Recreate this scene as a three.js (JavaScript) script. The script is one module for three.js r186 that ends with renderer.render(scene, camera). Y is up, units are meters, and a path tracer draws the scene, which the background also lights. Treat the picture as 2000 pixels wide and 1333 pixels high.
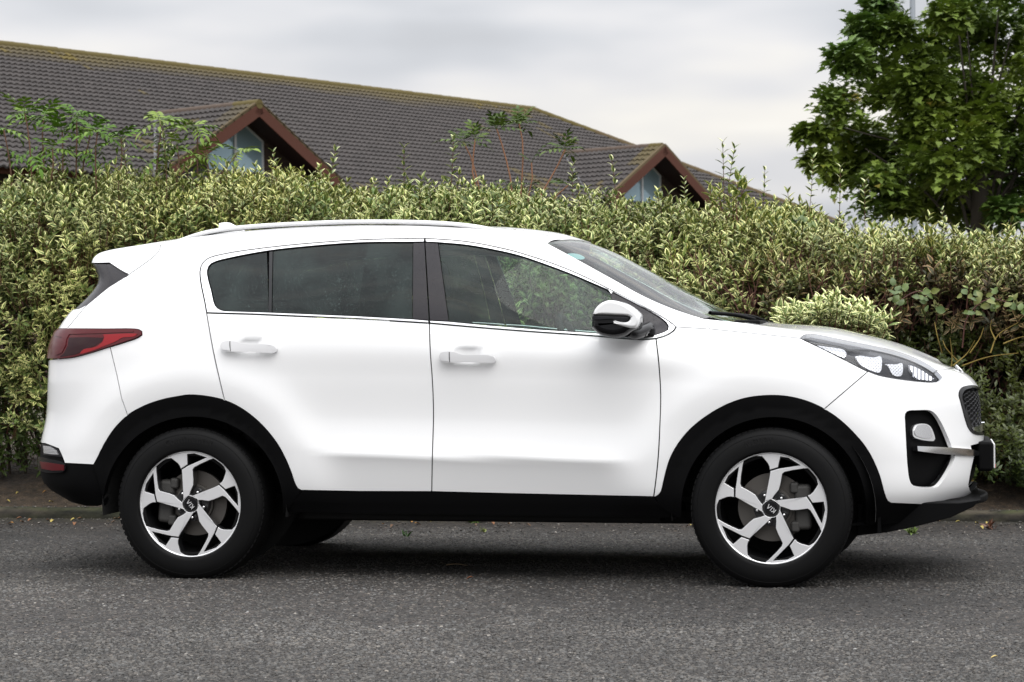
import * as THREE from 'three';
import { mergeGeometries } from 'three/addons/utils/BufferGeometryUtils.js';
import { FontLoader } from 'three/addons/loaders/FontLoader.js';
import { TextGeometry } from 'three/addons/geometries/TextGeometry.js';
import { RoundedBoxGeometry } from 'three/addons/geometries/RoundedBoxGeometry.js';

// ---------------------------------------------------------------- camera, sky, sun, exposure
const scene = new THREE.Scene();
const FOCAL = 4200, EYE = new THREE.Vector3(3.352, 1.0635, 10.31);
const camera = new THREE.PerspectiveCamera(2 * Math.atan(666.5 / FOCAL) * 180 / Math.PI, 1024 / 682, 0.1, 3000);
camera.position.copy(EYE);
camera.rotation.set(0.002, 0.1925, -0.0059, 'YXZ');
camera.focus = 9.75; camera.userData.fStop = 8;
camera.updateMatrixWorld(true);
const EXPOSURE = 1.15;

// small seeded tools
function rng(seed) { let s = seed >>> 0; return () => { s = (s + 0x6d2b79f5) | 0; let t = Math.imul(s ^ (s >>> 15), 1 | s); t = (t + Math.imul(t ^ (t >>> 7), 61 | t)) ^ t; return ((t ^ (t >>> 14)) >>> 0) / 4294967296; }; }
const clamp = (v, a = 0, b = 1) => Math.min(b, Math.max(a, v));
const lerp = (a, b, k) => a + (b - a) * k;
const sstep = (a, b, x) => { const k = clamp((x - a) / (b - a)); return k * k * (3 - 2 * k); };
function hash3(x, y, z) { let h = Math.imul(x, 374761393) ^ Math.imul(y, 668265263) ^ Math.imul(z, 2147483647 - 1274126177); h = Math.imul(h ^ (h >>> 13), 1274126177); h ^= h >>> 16; return (h >>> 0) / 4294967296; }
function vnoise(x, y, z = 0) {
  const xi = Math.floor(x), yi = Math.floor(y), zi = Math.floor(z); let fx = x - xi, fy = y - yi, fz = z - zi;
  fx = fx * fx * (3 - 2 * fx); fy = fy * fy * (3 - 2 * fy); fz = fz * fz * (3 - 2 * fz);
  const L = (k) => lerp(lerp(hash3(xi, yi, zi + k), hash3(xi + 1, yi, zi + k), fx), lerp(hash3(xi, yi + 1, zi + k), hash3(xi + 1, yi + 1, zi + k), fx), fy);
  return lerp(L(0), L(1), fz) * 2 - 1;
}
function fbm(x, y, z = 0, o = 4) { let s = 0, a = 0.5; for (let i = 0; i < o; i++) { s += a * vnoise(x, y, z); x = x * 2.03 + 17.1; y = y * 2.03 + 5.3; z = z * 2.03 + 9.7; a *= 0.5; } return s; }
// cubic through knots [[x, value], ...] without overshoot
function curve(knots) {
  const n = knots.length, h = [], d = [], m = [];
  for (let i = 0; i < n - 1; i++) { h.push(knots[i + 1][0] - knots[i][0]); d.push((knots[i + 1][1] - knots[i][1]) / h[i]); }
  m[0] = d[0] || 0; m[n - 1] = d[n - 2] || 0;
  for (let i = 1; i < n - 1; i++) { if (d[i - 1] * d[i] <= 0) m[i] = 0; else { const w1 = 2 * h[i] + h[i - 1], w2 = h[i] + 2 * h[i - 1]; m[i] = (w1 + w2) / (w1 / d[i - 1] + w2 / d[i]); } }
  return (x) => {
    if (n === 1) return knots[0][1];
    if (x <= knots[0][0]) return knots[0][1] + m[0] * (x - knots[0][0]);
    if (x >= knots[n - 1][0]) return knots[n - 1][1] + m[n - 1] * (x - knots[n - 1][0]);
    let i = 0; while (x > knots[i + 1][0]) i++;
    const t = (x - knots[i][0]) / h[i], t2 = t * t, t3 = t2 * t;
    return (2 * t3 - 3 * t2 + 1) * knots[i][1] + (t3 - 2 * t2 + t) * h[i] * m[i] + (-2 * t3 + 3 * t2) * knots[i + 1][1] + (t3 - t2) * h[i] * m[i + 1];
  };
}

// overcast sky: brighter overhead than at the horizon (as overcast skies are), with soft layered cloud
{
  const W = 2048, H = 1024, data = new Float32Array(W * H * 4);
  for (let j = 0; j < H; j++) {
    const el = (0.5 - (j + 0.5) / H) * Math.PI;                      // +90 at row 0 in this loop
    for (let i = 0; i < W; i++) {
      const az = (i + 0.5) / W * Math.PI * 2, k = ((H - 1 - j) * W + i) * 4;
      const e = Math.max(el, 0.0), X = Math.cos(az), Y = Math.sin(az);
      const base = 0.50 + 1.70 * Math.pow(Math.sin(e), 1.3);
      const st = 1 / (0.12 + Math.sin(e));                            // cloud sheet seen ever flatter towards the horizon
      const n1 = fbm(X * 4.2 + 3, Y * 4.2, e * 26 + 2, 5), n2 = fbm(X * 13 + 7, Y * 13 + 1, e * 60, 4), n3 = fbm(X * 1.4 * st * 0.3, Y * 1.4 * st * 0.3, 4, 4);
      const da = az - 1.44; const gap = 0.75 * Math.exp(-((da / 0.16) ** 2) - (((e - 0.100) / 0.028) ** 2)) - 0.42 * Math.exp(-((da / 0.4) ** 2) - (((e - 0.155) / 0.03) ** 2)) - 0.2 * Math.exp(-(((da - 0.08) / 0.1) ** 2) - (((e - 0.062) / 0.018) ** 2));
      const c = clamp(0.45 + 1.2 * n1 + 0.4 * n2 + 0.25 * n3 + gap);  // 0 dark cloud .. 1 bright gap
      const v = base * lerp(0.88, 1.42, c);
      const warm = lerp(0, 0.055, sstep(0.45, 0.95, c)), blue = sstep(0.6, 0.1, c);
      data[k] = v * (1.0 + warm * 0.5 - blue * 0.035); data[k + 1] = v * (1.0 - blue * 0.005); data[k + 2] = v * (1.022 - warm * 1.4 + blue * 0.03); data[k + 3] = 1;
    }
  }
  const sky = new THREE.DataTexture(data, W, H, THREE.RGBAFormat, THREE.FloatType);
  sky.mapping = THREE.EquirectangularReflectionMapping; sky.magFilter = THREE.LinearFilter; sky.minFilter = THREE.LinearFilter; sky.needsUpdate = true;
  scene.background = sky; scene.environment = sky;
}
const sun = new THREE.DirectionalLight(new THREE.Color(1, 0.975, 0.94), 1.45);
sun.position.set(17, 40, 24); sun.target.position.set(1, 0, 0); sun.castShadow = true; sun.shadow.radius = 90;
sun.shadow.mapSize.set(2048, 2048);
Object.assign(sun.shadow.camera, { left: -12, right: 12, top: 12, bottom: -12, near: 1, far: 120 });
scene.add(sun, sun.target);

// ---------------------------------------------------------------- naming tools
const used = new Map();
function numbered(name) { const n = used.get(name) || 0; used.set(name, n + 1); return n ? name + '_' + String(n).padStart(3, '0') : name; }
function tag(o, label, category, group, kind) { Object.assign(o.userData, label ? { label } : {}, category ? { category } : {}, group ? { group } : {}, kind ? { kind } : {}); return o; }
function mesh(name, geo, mat, parent = scene) {
  const m = new THREE.Mesh(Array.isArray(geo) ? mergeGeometries(geo.map((g) => { g = g.index ? g.toNonIndexed() : g; for (const k of Object.keys(g.attributes)) if (!['position', 'normal', 'uv'].includes(k)) g.deleteAttribute(k); return g; })) : geo, mat);
  m.name = parent === scene ? numbered(name) : name; m.castShadow = m.receiveShadow = true; parent.add(m); return m;
}
function group(name, parent = scene, p = [0, 0, 0]) { const g = new THREE.Group(); g.name = parent === scene ? numbered(name) : name; g.position.set(...p); parent.add(g); return g; }
const lin = (r, g, b) => new THREE.Color().setRGB(r, g, b);
const std = (c, o = {}) => new THREE.MeshStandardMaterial({ color: lin(...c), roughness: 0.7, ...o });
const phys = (c, o = {}) => new THREE.MeshPhysicalMaterial({ color: lin(...c), roughness: 0.5, ...o });
function canvasTex(w, h, draw, srgb = true, rep) {
  const c = document.createElement('canvas'); c.width = w; c.height = h; draw(c.getContext('2d'), w, h);
  const t = new THREE.CanvasTexture(c); t.wrapS = t.wrapT = THREE.RepeatWrapping; if (srgb) t.colorSpace = THREE.SRGBColorSpace; if (rep) t.repeat.set(...rep); t.needsUpdate = true; return t;
}
function dataTex(w, h, fn, srgb, rep) {                                // fn(x, y) -> [r, g, b] in 0..255
  const d = new Uint8Array(w * h * 4); for (let y = 0; y < h; y++) for (let x = 0; x < w; x++) { const c = fn(x, y), k = (y * w + x) * 4; d[k] = c[0]; d[k + 1] = c[1]; d[k + 2] = c[2]; d[k + 3] = 255; }
  const t = new THREE.DataTexture(d, w, h); t.wrapS = t.wrapT = THREE.RepeatWrapping; t.magFilter = THREE.LinearFilter; t.minFilter = THREE.LinearMipmapLinearFilter; t.generateMipmaps = true;
  if (srgb) t.colorSpace = THREE.SRGBColorSpace; if (rep) t.repeat.set(...rep); t.needsUpdate = true; return t;
}
const box = (w, h, d, x = 0, y = 0, z = 0) => new THREE.BoxGeometry(w, h, d).translate(x, y, z);
const rbox = (w, h, d, r, x = 0, y = 0, z = 0) => new RoundedBoxGeometry(w, h, d, 3, r).translate(x, y, z);
const V = (x, y, z) => new THREE.Vector3(x, y, z);
function tube(pts, r, seg = 12, rad = 6, r2 = null) {
  const cv = new THREE.CatmullRomCurve3(pts), g = new THREE.TubeGeometry(cv, seg, r, rad, false);
  if (r2 !== null) { const p = g.attributes.position; for (let i = 0; i <= seg; i++) { const c = cv.getPointAt(i / seg), k = lerp(1, r2 / r, i / seg); for (let j = 0; j <= rad; j++) { const n = i * (rad + 1) + j; p.setXYZ(n, c.x + (p.getX(n) - c.x) * k, c.y + (p.getY(n) - c.y) * k, c.z + (p.getZ(n) - c.z) * k); } } }
  return g;
}
// a point in the world at a given distance along a sight line of the survey photograph (used for things far behind the car)
const FW = V(0, 0, -1).applyQuaternion(camera.quaternion), RT = V(1, 0, 0).applyQuaternion(camera.quaternion), UP = V(0, 1, 0).applyQuaternion(camera.quaternion);
const sight = (u, v) => FW.clone().addScaledVector(RT, (u - 1000) / FOCAL).addScaledVector(UP, -(v - 666.5) / FOCAL);
const at = (u, v, D) => EYE.clone().addScaledVector(sight(u, v), D);
function project(x, y, z) { x -= EYE.x; y -= EYE.y; z -= EYE.z; const d = x * FW.x + y * FW.y + z * FW.z; return [1000 + FOCAL * (x * RT.x + y * RT.y + z * RT.z) / d, 666.5 - FOCAL * (x * UP.x + y * UP.y + z * UP.z) / d]; }
const onZ = (u, v, z) => { const s = sight(u, v); return EYE.clone().addScaledVector(s, (z - EYE.z) / s.z); };
const onY = (u, v, y = 0) => { const s = sight(u, v); return EYE.clone().addScaledVector(s, (y - EYE.y) / s.y); };
// ---------------------------------------------------------------- the car: one body surface, cut into panels
// Rails run from the rear centreline round the side to the front centreline; between them the body is a smooth loft.
// x forward (rear axle 0, front axle 2.67), y up, z towards the near side. u 0..1 rear wrap, 1..2 side, 2..3 front wrap.
const RAILS = [
  { xr: -0.72, xf: 3.47, y: [[-0.7, 0.32], [0.3, 0.285], [2.3, 0.27], [3.1, 0.26], [3.5, 0.31]], z: [[-0.6, 0.83], [0.6, 0.835], [2.1, 0.84], [2.8, 0.83], [3.4, 0.8]] },
  { xr: -0.90, xf: 3.57, y: [[-0.8, 0.42], [0.5, 0.41], [2.2, 0.39], [3.2, 0.40], [3.6, 0.41]], z: [[-0.6, 0.875], [0.45, 0.888], [0.8, 0.876], [1.9, 0.878], [2.2, 0.892], [2.8, 0.885], [3.4, 0.87]] },
  { xr: -0.915, xf: 3.595, y: [[-0.8, 0.575], [0.6, 0.587], [2.1, 0.535], [3.0, 0.55], [3.6, 0.56]], z: [[-0.6, 0.885], [0.3, 0.905], [0.7, 0.905], [2.0, 0.908], [2.4, 0.905], [2.9, 0.895], [3.4, 0.87]] },
  { xr: -0.875, xf: 3.59, y: [[-0.8, 0.74], [0.6, 0.745], [2.1, 0.72], [3.0, 0.70], [3.6, 0.69]], z: [[-0.6, 0.885], [0.2, 0.91], [0.75, 0.902], [1.9, 0.902], [2.4, 0.908], [2.9, 0.895], [3.4, 0.865]] },
  { xr: -0.86, xf: 3.585, y: [[-0.8, 0.93], [0.6, 0.92], [2.0, 0.90], [3.0, 0.83], [3.6, 0.79]], z: [[-0.6, 0.89], [0.2, 0.912], [0.8, 0.911], [1.9, 0.911], [2.5, 0.905], [2.9, 0.88], [3.4, 0.85]] },
  { xr: -0.845, xf: 3.565, y: [[-0.8, 1.08], [0.6, 1.07], [2.0, 1.02], [2.9, 0.955], [3.3, 0.895], [3.57, 0.865]], z: [[-0.6, 0.88], [0.2, 0.908], [0.8, 0.915], [1.9, 0.915], [2.5, 0.895], [2.9, 0.86], [3.4, 0.83]] },
  { xr: -0.78, xf: 3.52, y: [[-0.8, 1.205], [0.08, 1.218], [0.8, 1.187], [1.39, 1.142], [2.1, 1.10], [2.6, 1.085], [2.8, 1.06], [3.1, 1.0], [3.35, 0.945], [3.52, 0.915]], z: [[-0.6, 0.84], [0.1, 0.868], [0.8, 0.885], [1.6, 0.888], [2.2, 0.865], [2.6, 0.845], [2.9, 0.815], [3.4, 0.79]] },
  { xr: -0.60, xf: 3.485, y: [[-0.60, 1.375], [0, 1.37], [0.9, 1.375], [1.4, 1.33], [1.8, 1.24], [2.1, 1.155], [2.25, 1.125], [2.6, 1.10], [2.8, 1.075], [3.1, 1.02], [3.35, 0.965], [3.49, 0.93]], z: [[-0.6, 0.755], [0, 0.775], [0.8, 0.79], [1.4, 0.79], [1.8, 0.80], [2.1, 0.815], [2.25, 0.82], [2.6, 0.81], [2.9, 0.775], [3.4, 0.75]] },
  { xr: -0.635, xf: 3.455, y: [[-0.6, 1.472], [-0.45, 1.482], [-0.1, 1.505], [0.1, 1.525], [0.37, 1.54], [0.74, 1.557], [1.06, 1.56], [1.26, 1.542], [1.43, 1.509], [1.68, 1.431], [1.92, 1.316], [2.12, 1.214], [2.23, 1.152], [2.6, 1.115], [2.8, 1.09], [3.1, 1.035], [3.35, 0.975], [3.46, 0.945]], z: [[-0.5, 0.665], [0, 0.665], [0.6, 0.66], [1.3, 0.66], [1.7, 0.685], [2.0, 0.735], [2.23, 0.785], [2.6, 0.775], [2.9, 0.735], [3.4, 0.71]] },
  { xr: -0.63, xf: 3.42, y: [[-0.6, 1.512], [-0.5, 1.525], [-0.24, 1.55], [-0.1, 1.575], [0.15, 1.597], [0.5, 1.614], [0.9, 1.618], [1.2, 1.604], [1.43, 1.578], [1.63, 1.531], [1.75, 1.466], [1.916, 1.373], [2.08, 1.283], [2.2, 1.228], [2.284, 1.197], [2.4, 1.172], [2.6, 1.138], [2.8, 1.11], [3.1, 1.052], [3.3, 1.0], [3.42, 0.958]], z: [[-0.5, 0.605], [0, 0.605], [1.2, 0.60], [1.63, 0.62], [2.0, 0.665], [2.28, 0.71], [2.6, 0.71], [2.9, 0.665], [3.4, 0.63]] },
  { xr: -0.62, xf: 3.40, y: [[-0.6, 1.527], [-0.5, 1.545], [-0.25, 1.59], [0.1, 1.617], [0.5, 1.636], [0.9, 1.639], [1.3, 1.625], [1.55, 1.592], [1.69, 1.553], [1.85, 1.482], [2.0, 1.402], [2.17, 1.308], [2.34, 1.22], [2.45, 1.178], [2.6, 1.153], [2.87, 1.128], [3.05, 1.092], [3.2, 1.05], [3.33, 1.0], [3.41, 0.966]], z: [[-0.5, 0.36], [1.2, 0.36], [2.0, 0.39], [2.4, 0.41], [3.0, 0.39], [3.4, 0.37]] },
  { xr: -0.615, xf: 3.385, y: [[-0.6, 1.532], [-0.5, 1.55], [-0.25, 1.6], [0.1, 1.628], [0.5, 1.648], [0.9, 1.651], [1.3, 1.639], [1.56, 1.612], [1.72, 1.567], [1.85, 1.515], [2.0, 1.437], [2.174, 1.34], [2.34, 1.252], [2.47, 1.192], [2.6, 1.165], [2.87, 1.143], [3.034, 1.108], [3.2, 1.063], [3.33, 1.012], [3.42, 0.968]], z: [[-0.5, 0], [3.4, 0]] },
];
const TOP = RAILS.length - 1;
for (let i = 0; i <= TOP; i++) { const r = RAILS[i]; r.Y = curve(r.y); r.Z = curve(r.z); r.xsr = i < 6 ? -0.42 : lerp(-0.38, -0.28, (i - 6) / 5); r.xsf = i < 6 ? 2.75 : lerp(2.74, 2.9, (i - 6) / 5); r.pr = i < 7 ? 3.0 : i === 7 ? 3.4 : 5.0; r.pf = i < 6 ? 2.25 : 2.4; }
const WHEEL_X = [0.012, 2.668], WHEEL_Y = 0.338;
const HANDLES = [[0.30, 1.068], [1.32, 1.02]];
let cups = true;
function press(x, y) {                                                // pressed-in shapes of the side: arch flares, lower crease, handle cups
  let d = 0;
  for (const wx of WHEEL_X) { const r = Math.hypot(x - wx, y - WHEEL_Y); if (r > 0.3 && r < 1.1) { const k = r - 0.585; d += sstep(0.2, 0.42, y) * (k < 0 ? 0.018 * (1 - Math.min(1.6, (k / 0.11) ** 2) * 0.55) : 0.018 * Math.exp(-((k / 0.1) ** 2))); } }
  const w = sstep(0.52, 0.78, x) * sstep(2.12, 1.9, x);
  if (w > 0) { const k = y - (0.58 - 0.035 * (x - 0.8)); d += w * 0.021 * Math.exp(-Math.sqrt(k * k + 0.000008) / 0.055) - w * 0.005; }
  if (cups) for (const [hx, hy] of HANDLES) d -= 0.019 * Math.exp(-(((x - hx) / 0.05) ** 4) - ((y - hy - 0.002) / 0.030) ** 4);
  return d;
}
function railPoint(i, u, out) {
  const flip = i > TOP; if (flip) i = 2 * TOP - i;
  const low = i < 0; if (low) { const a = railPoint(0, u, [0, 0, 0]), b = railPoint(1, u, [0, 0, 0]); for (let k = 0; k < 3; k++) out[k] = 2 * a[k] - b[k]; return out; }
  const r = RAILS[i]; let x, C = 1;
  if (u < 1) { const p = (1 - u) * Math.PI / 2, e = 2 / r.pr; x = r.xsr + (r.xr - r.xsr) * Math.pow(Math.sin(p), e); C = Math.pow(Math.max(Math.cos(p), 0), e); }
  else if (u <= 2) x = lerp(r.xsr, r.xsf, u - 1);
  else { const p = (u - 2) * Math.PI / 2, e = 2 / r.pf; x = r.xsf + (r.xf - r.xsf) * Math.pow(Math.sin(p), e); C = Math.pow(Math.max(Math.cos(p), 0), e); }
  out[0] = x; out[1] = r.Y(x); out[2] = r.Z(x) * C * (flip ? -1 : 1); return out;
}
const _q = [[0, 0, 0], [0, 0, 0], [0, 0, 0], [0, 0, 0]];
function body(u, t) {
  u = clamp(u, 0, 3); t = clamp(t, 0, TOP);
  const i = Math.min(Math.floor(t), TOP - 1), f = t - i; for (let k = 0; k < 4; k++) railPoint(i - 1 + k, u, _q[k]);
  const D = (a, b) => Math.max(Math.sqrt(Math.hypot(a[0] - b[0], a[1] - b[1], a[2] - b[2])), 1e-3);
  const a = D(_q[0], _q[1]), b = D(_q[1], _q[2]), c = D(_q[2], _q[3]), o = [0, 0, 0], f2 = f * f, f3 = f2 * f;
  for (let k = 0; k < 3; k++) {
    const p0 = _q[0][k], p1 = _q[1][k], p2 = _q[2][k], p3 = _q[3][k];
    const m1 = b * ((p1 - p0) / a - (p2 - p0) / (a + b) + (p2 - p1) / b), m2 = b * ((p2 - p1) / b - (p3 - p1) / (b + c) + (p3 - p2) / c);
    o[k] = (2 * f3 - 3 * f2 + 1) * p1 + (f3 - 2 * f2 + f) * m1 + (-2 * f3 + 3 * f2) * p2 + (f3 - f2) * m2;
  }
  if (t < 6.2 && u > 0.3 && u < 2.9) o[2] += press(o[0], o[1]) * sstep(6.2, 5.7, t) * sstep(0.35, 0.8, u) * sstep(2.9, 2.4, u);
  return o;
}
function bodyN(u, t) {
  const e = 2e-3, a = body(Math.min(u + e, 3), t), b = body(Math.max(u - e, 0), t), c = body(u, Math.min(t + e * 3, TOP)), d = body(u, Math.max(t - e * 3, 0));
  const du = V(a[0] - b[0], a[1] - b[1], a[2] - b[2]), dt = V(c[0] - d[0], c[1] - d[1], c[2] - d[2]), n = du.cross(dt);
  return n.lengthSq() < 1e-20 ? V(u > 1.5 ? 1 : -1, 0, 0) : n.normalize();
}
// outlines are surveyed from the photograph and carried onto the body surface
const seeds = []; for (let u = 0; u <= 3.0001; u += 0.025) for (let t = 0; t <= TOP + 1e-6; t += 0.2) { const p = body(u, t), n = bodyN(u, t), q = project(...p); if ((EYE.x - p[0]) * n.x + (EYE.y - p[1]) * n.y + (EYE.z - p[2]) * n.z > -0.6) seeds.push([q[0], q[1], u, t]); }
function onBody(px, py) {
  let best = null, bd = 1e9; for (const s of seeds) { const d = (s[0] - px) ** 2 + (s[1] - py) ** 2; if (d < bd) { bd = d; best = s; } }
  let u = best[2], t = best[3], err = bd;
  for (let it = 0; it < 14; it++) {
    const q = project(...body(u, t)), ex = px - q[0], ey = py - q[1], h = 1e-3; err = ex * ex + ey * ey; if (err < 1e-3) break;
    const su = u > 2.99 ? -h : h, st = t > TOP - 0.01 ? -h : h, a = project(...body(u + su, t)), b = project(...body(u, t + st));
    const J = [(a[0] - q[0]) / su, (b[0] - q[0]) / st, (a[1] - q[1]) / su, (b[1] - q[1]) / st];
    const A = J[0] * J[0] + J[2] * J[2] + 1e1, B = J[0] * J[1] + J[2] * J[3], Cc = J[1] * J[1] + J[3] * J[3] + 1e-1, g0 = J[0] * ex + J[2] * ey, g1 = J[1] * ex + J[3] * ey, det = A * Cc - B * B;
    let du = (Cc * g0 - B * g1) / det, dt = (A * g1 - B * g0) / det; du = clamp(du, -0.06, 0.06); dt = clamp(dt, -0.4, 0.4);
    u = clamp(u + du, 0, 3); t = clamp(t + dt, 0, TOP);
  }
  return [u, t];
}
function densify(pts, step = 9) { const o = []; for (let i = 0; i < pts.length - 1; i++) { const [a, b] = pts[i], [c, d] = pts[i + 1], n = Math.max(1, Math.round(Math.hypot(c - a, d - b) / step)); for (let k = 0; k < n; k++) o.push([lerp(a, c, k / n), lerp(b, d, k / n)]); } o.push(pts[pts.length - 1]); return o; }
const crv = (pts, step = 9) => { const c = new THREE.CatmullRomCurve3(pts.map((p) => V(p[0], p[1], 0)), false, 'centripetal'); const n = Math.max(2, Math.round(c.getLength() / step)); return c.getSpacedPoints(n).map((p) => [p.x, p.y]); };
const rev = (a) => a.slice().reverse();
function inset(poly, d) {
  const n = poly.length; let area = 0; for (let i = 0; i < n; i++) { const a = poly[i], b = poly[(i + 1) % n]; area += a[0] * b[1] - b[0] * a[1]; } const s = Math.sign(area);
  return poly.map((p, i) => {
    const a = poly[(i + n - 1) % n], b = poly[(i + 1) % n]; let e1 = [p[0] - a[0], p[1] - a[1]], e2 = [b[0] - p[0], b[1] - p[1]]; const l1 = Math.hypot(...e1) || 1, l2 = Math.hypot(...e2) || 1;
    let n1 = [-e1[1] / l1, e1[0] / l1], n2 = [-e2[1] / l2, e2[0] / l2], m = [n1[0] + n2[0], n1[1] + n2[1]], l = Math.hypot(...m) || 1; m = [m[0] / l, m[1] / l];
    const k = d * s / Math.max(0.45, m[0] * n1[0] + m[1] * n1[1]); return [p[0] + m[0] * k, p[1] + m[1] * k];
  });
}
function insetOpen(p, d) {                                           // d > 0: to the right of the walking direction as seen on the picture with y down
  return p.map((q, i) => { const a = p[Math.max(0, i - 1)], b = p[Math.min(p.length - 1, i + 1)], l = Math.hypot(b[0] - a[0], b[1] - a[1]) || 1; return [q[0] + (b[1] - a[1]) / l * d, q[1] - (b[0] - a[0]) / l * d]; });
}
// polygon given by survey points -> polygon on the body (u, t); D marks points given on the body directly
const D = (u, t) => ({ d: [u, t] });
function outline(pts, gap = 1.2, step = 9, sgn = 0) {
  const clean = pts.filter((p, i) => { const q = pts[(i + 1) % pts.length]; return p.d || q.d || Math.hypot(p[0] - q[0], p[1] - q[1]) > 0.6; });
  const segs = []; let run = []; const start = clean.findIndex((p) => p.d);
  if (start < 0) { let p = densify([...clean, clean[0]], step); p.pop(); if (gap) p = inset(p, gap); return p.map((q) => onBody(...q)); }
  const order = [...clean.slice(start), ...clean.slice(0, start)];
  const out = [];
  const flush = () => { if (run.length) { let d = run.length > 1 ? densify(run, step) : run; if (sgn && gap && d.length > 1) d = insetOpen(d, gap * sgn); let uv = d.map((q) => onBody(...q)); out.push(...uv); run = []; } };
  for (const p of order) {
    if (p.d) { flush(); const last = out[out.length - 1]; if (last) { const n = Math.max(1, Math.ceil(Math.max(Math.abs(p.d[0] - last[0]) / 0.04, Math.abs(p.d[1] - last[1]) / 0.2))); for (let k = 1; k < n; k++) out.push([lerp(last[0], p.d[0], k / n), lerp(last[1], p.d[1], k / n)]); } out.push(p.d.slice()); }
    else run.push(p);
  }
  flush(); const a = out[out.length - 1], b = out[0], n = Math.max(1, Math.ceil(Math.max(Math.abs(b[0] - a[0]) / 0.04, Math.abs(b[1] - a[1]) / 0.2))); for (let k = 1; k < n; k++) out.push([lerp(a[0], b[0], k / n), lerp(a[1], b[1], k / n)]);
  if (!sgn && gap) return outline(pts, gap, step, Math.sign(out.reduce((s, p, i) => { const q = out[(i + 1) % out.length]; return s + p[0] * q[1] - q[0] * p[1]; }, 0)));
  return out;
}
const GU = [], GT = []; for (let i = 0; i <= 20; i++) GU.push(i / 20); for (let i = 1; i <= 110; i++) GU.push(1 + i / 110); for (let i = 1; i <= 26; i++) GU.push(2 + i / 26); for (let i = 0; i <= TOP * 7; i++) GT.push(i / 7);
function inPoly(poly, x, y) { let c = false; for (let i = 0, j = poly.length - 1; i < poly.length; j = i++) { const a = poly[i], b = poly[j]; if ((a[1] > y) !== (b[1] > y) && x < (b[0] - a[0]) * (y - a[1]) / (b[1] - a[1]) + a[0]) c = !c; } return c; }
function clipCell(poly, x0, x1, y0, y1) {
  let p = poly; const cut = (axis, v, keepGreater) => { const o = []; for (let i = 0; i < p.length; i++) { const a = p[i], b = p[(i + 1) % p.length], ia = keepGreater ? a[axis] >= v : a[axis] <= v, ib = keepGreater ? b[axis] >= v : b[axis] <= v; if (ia) o.push(a); if (ia !== ib) { const k = (v - a[axis]) / (b[axis] - a[axis]); const q = [lerp(a[0], b[0], k), lerp(a[1], b[1], k)]; q[axis] = v; o.push(q); } } p = o; };
  cut(0, x0, true); if (p.length) cut(0, x1, false); if (p.length) cut(1, y0, true); if (p.length) cut(1, y1, false); return p;
}
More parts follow.
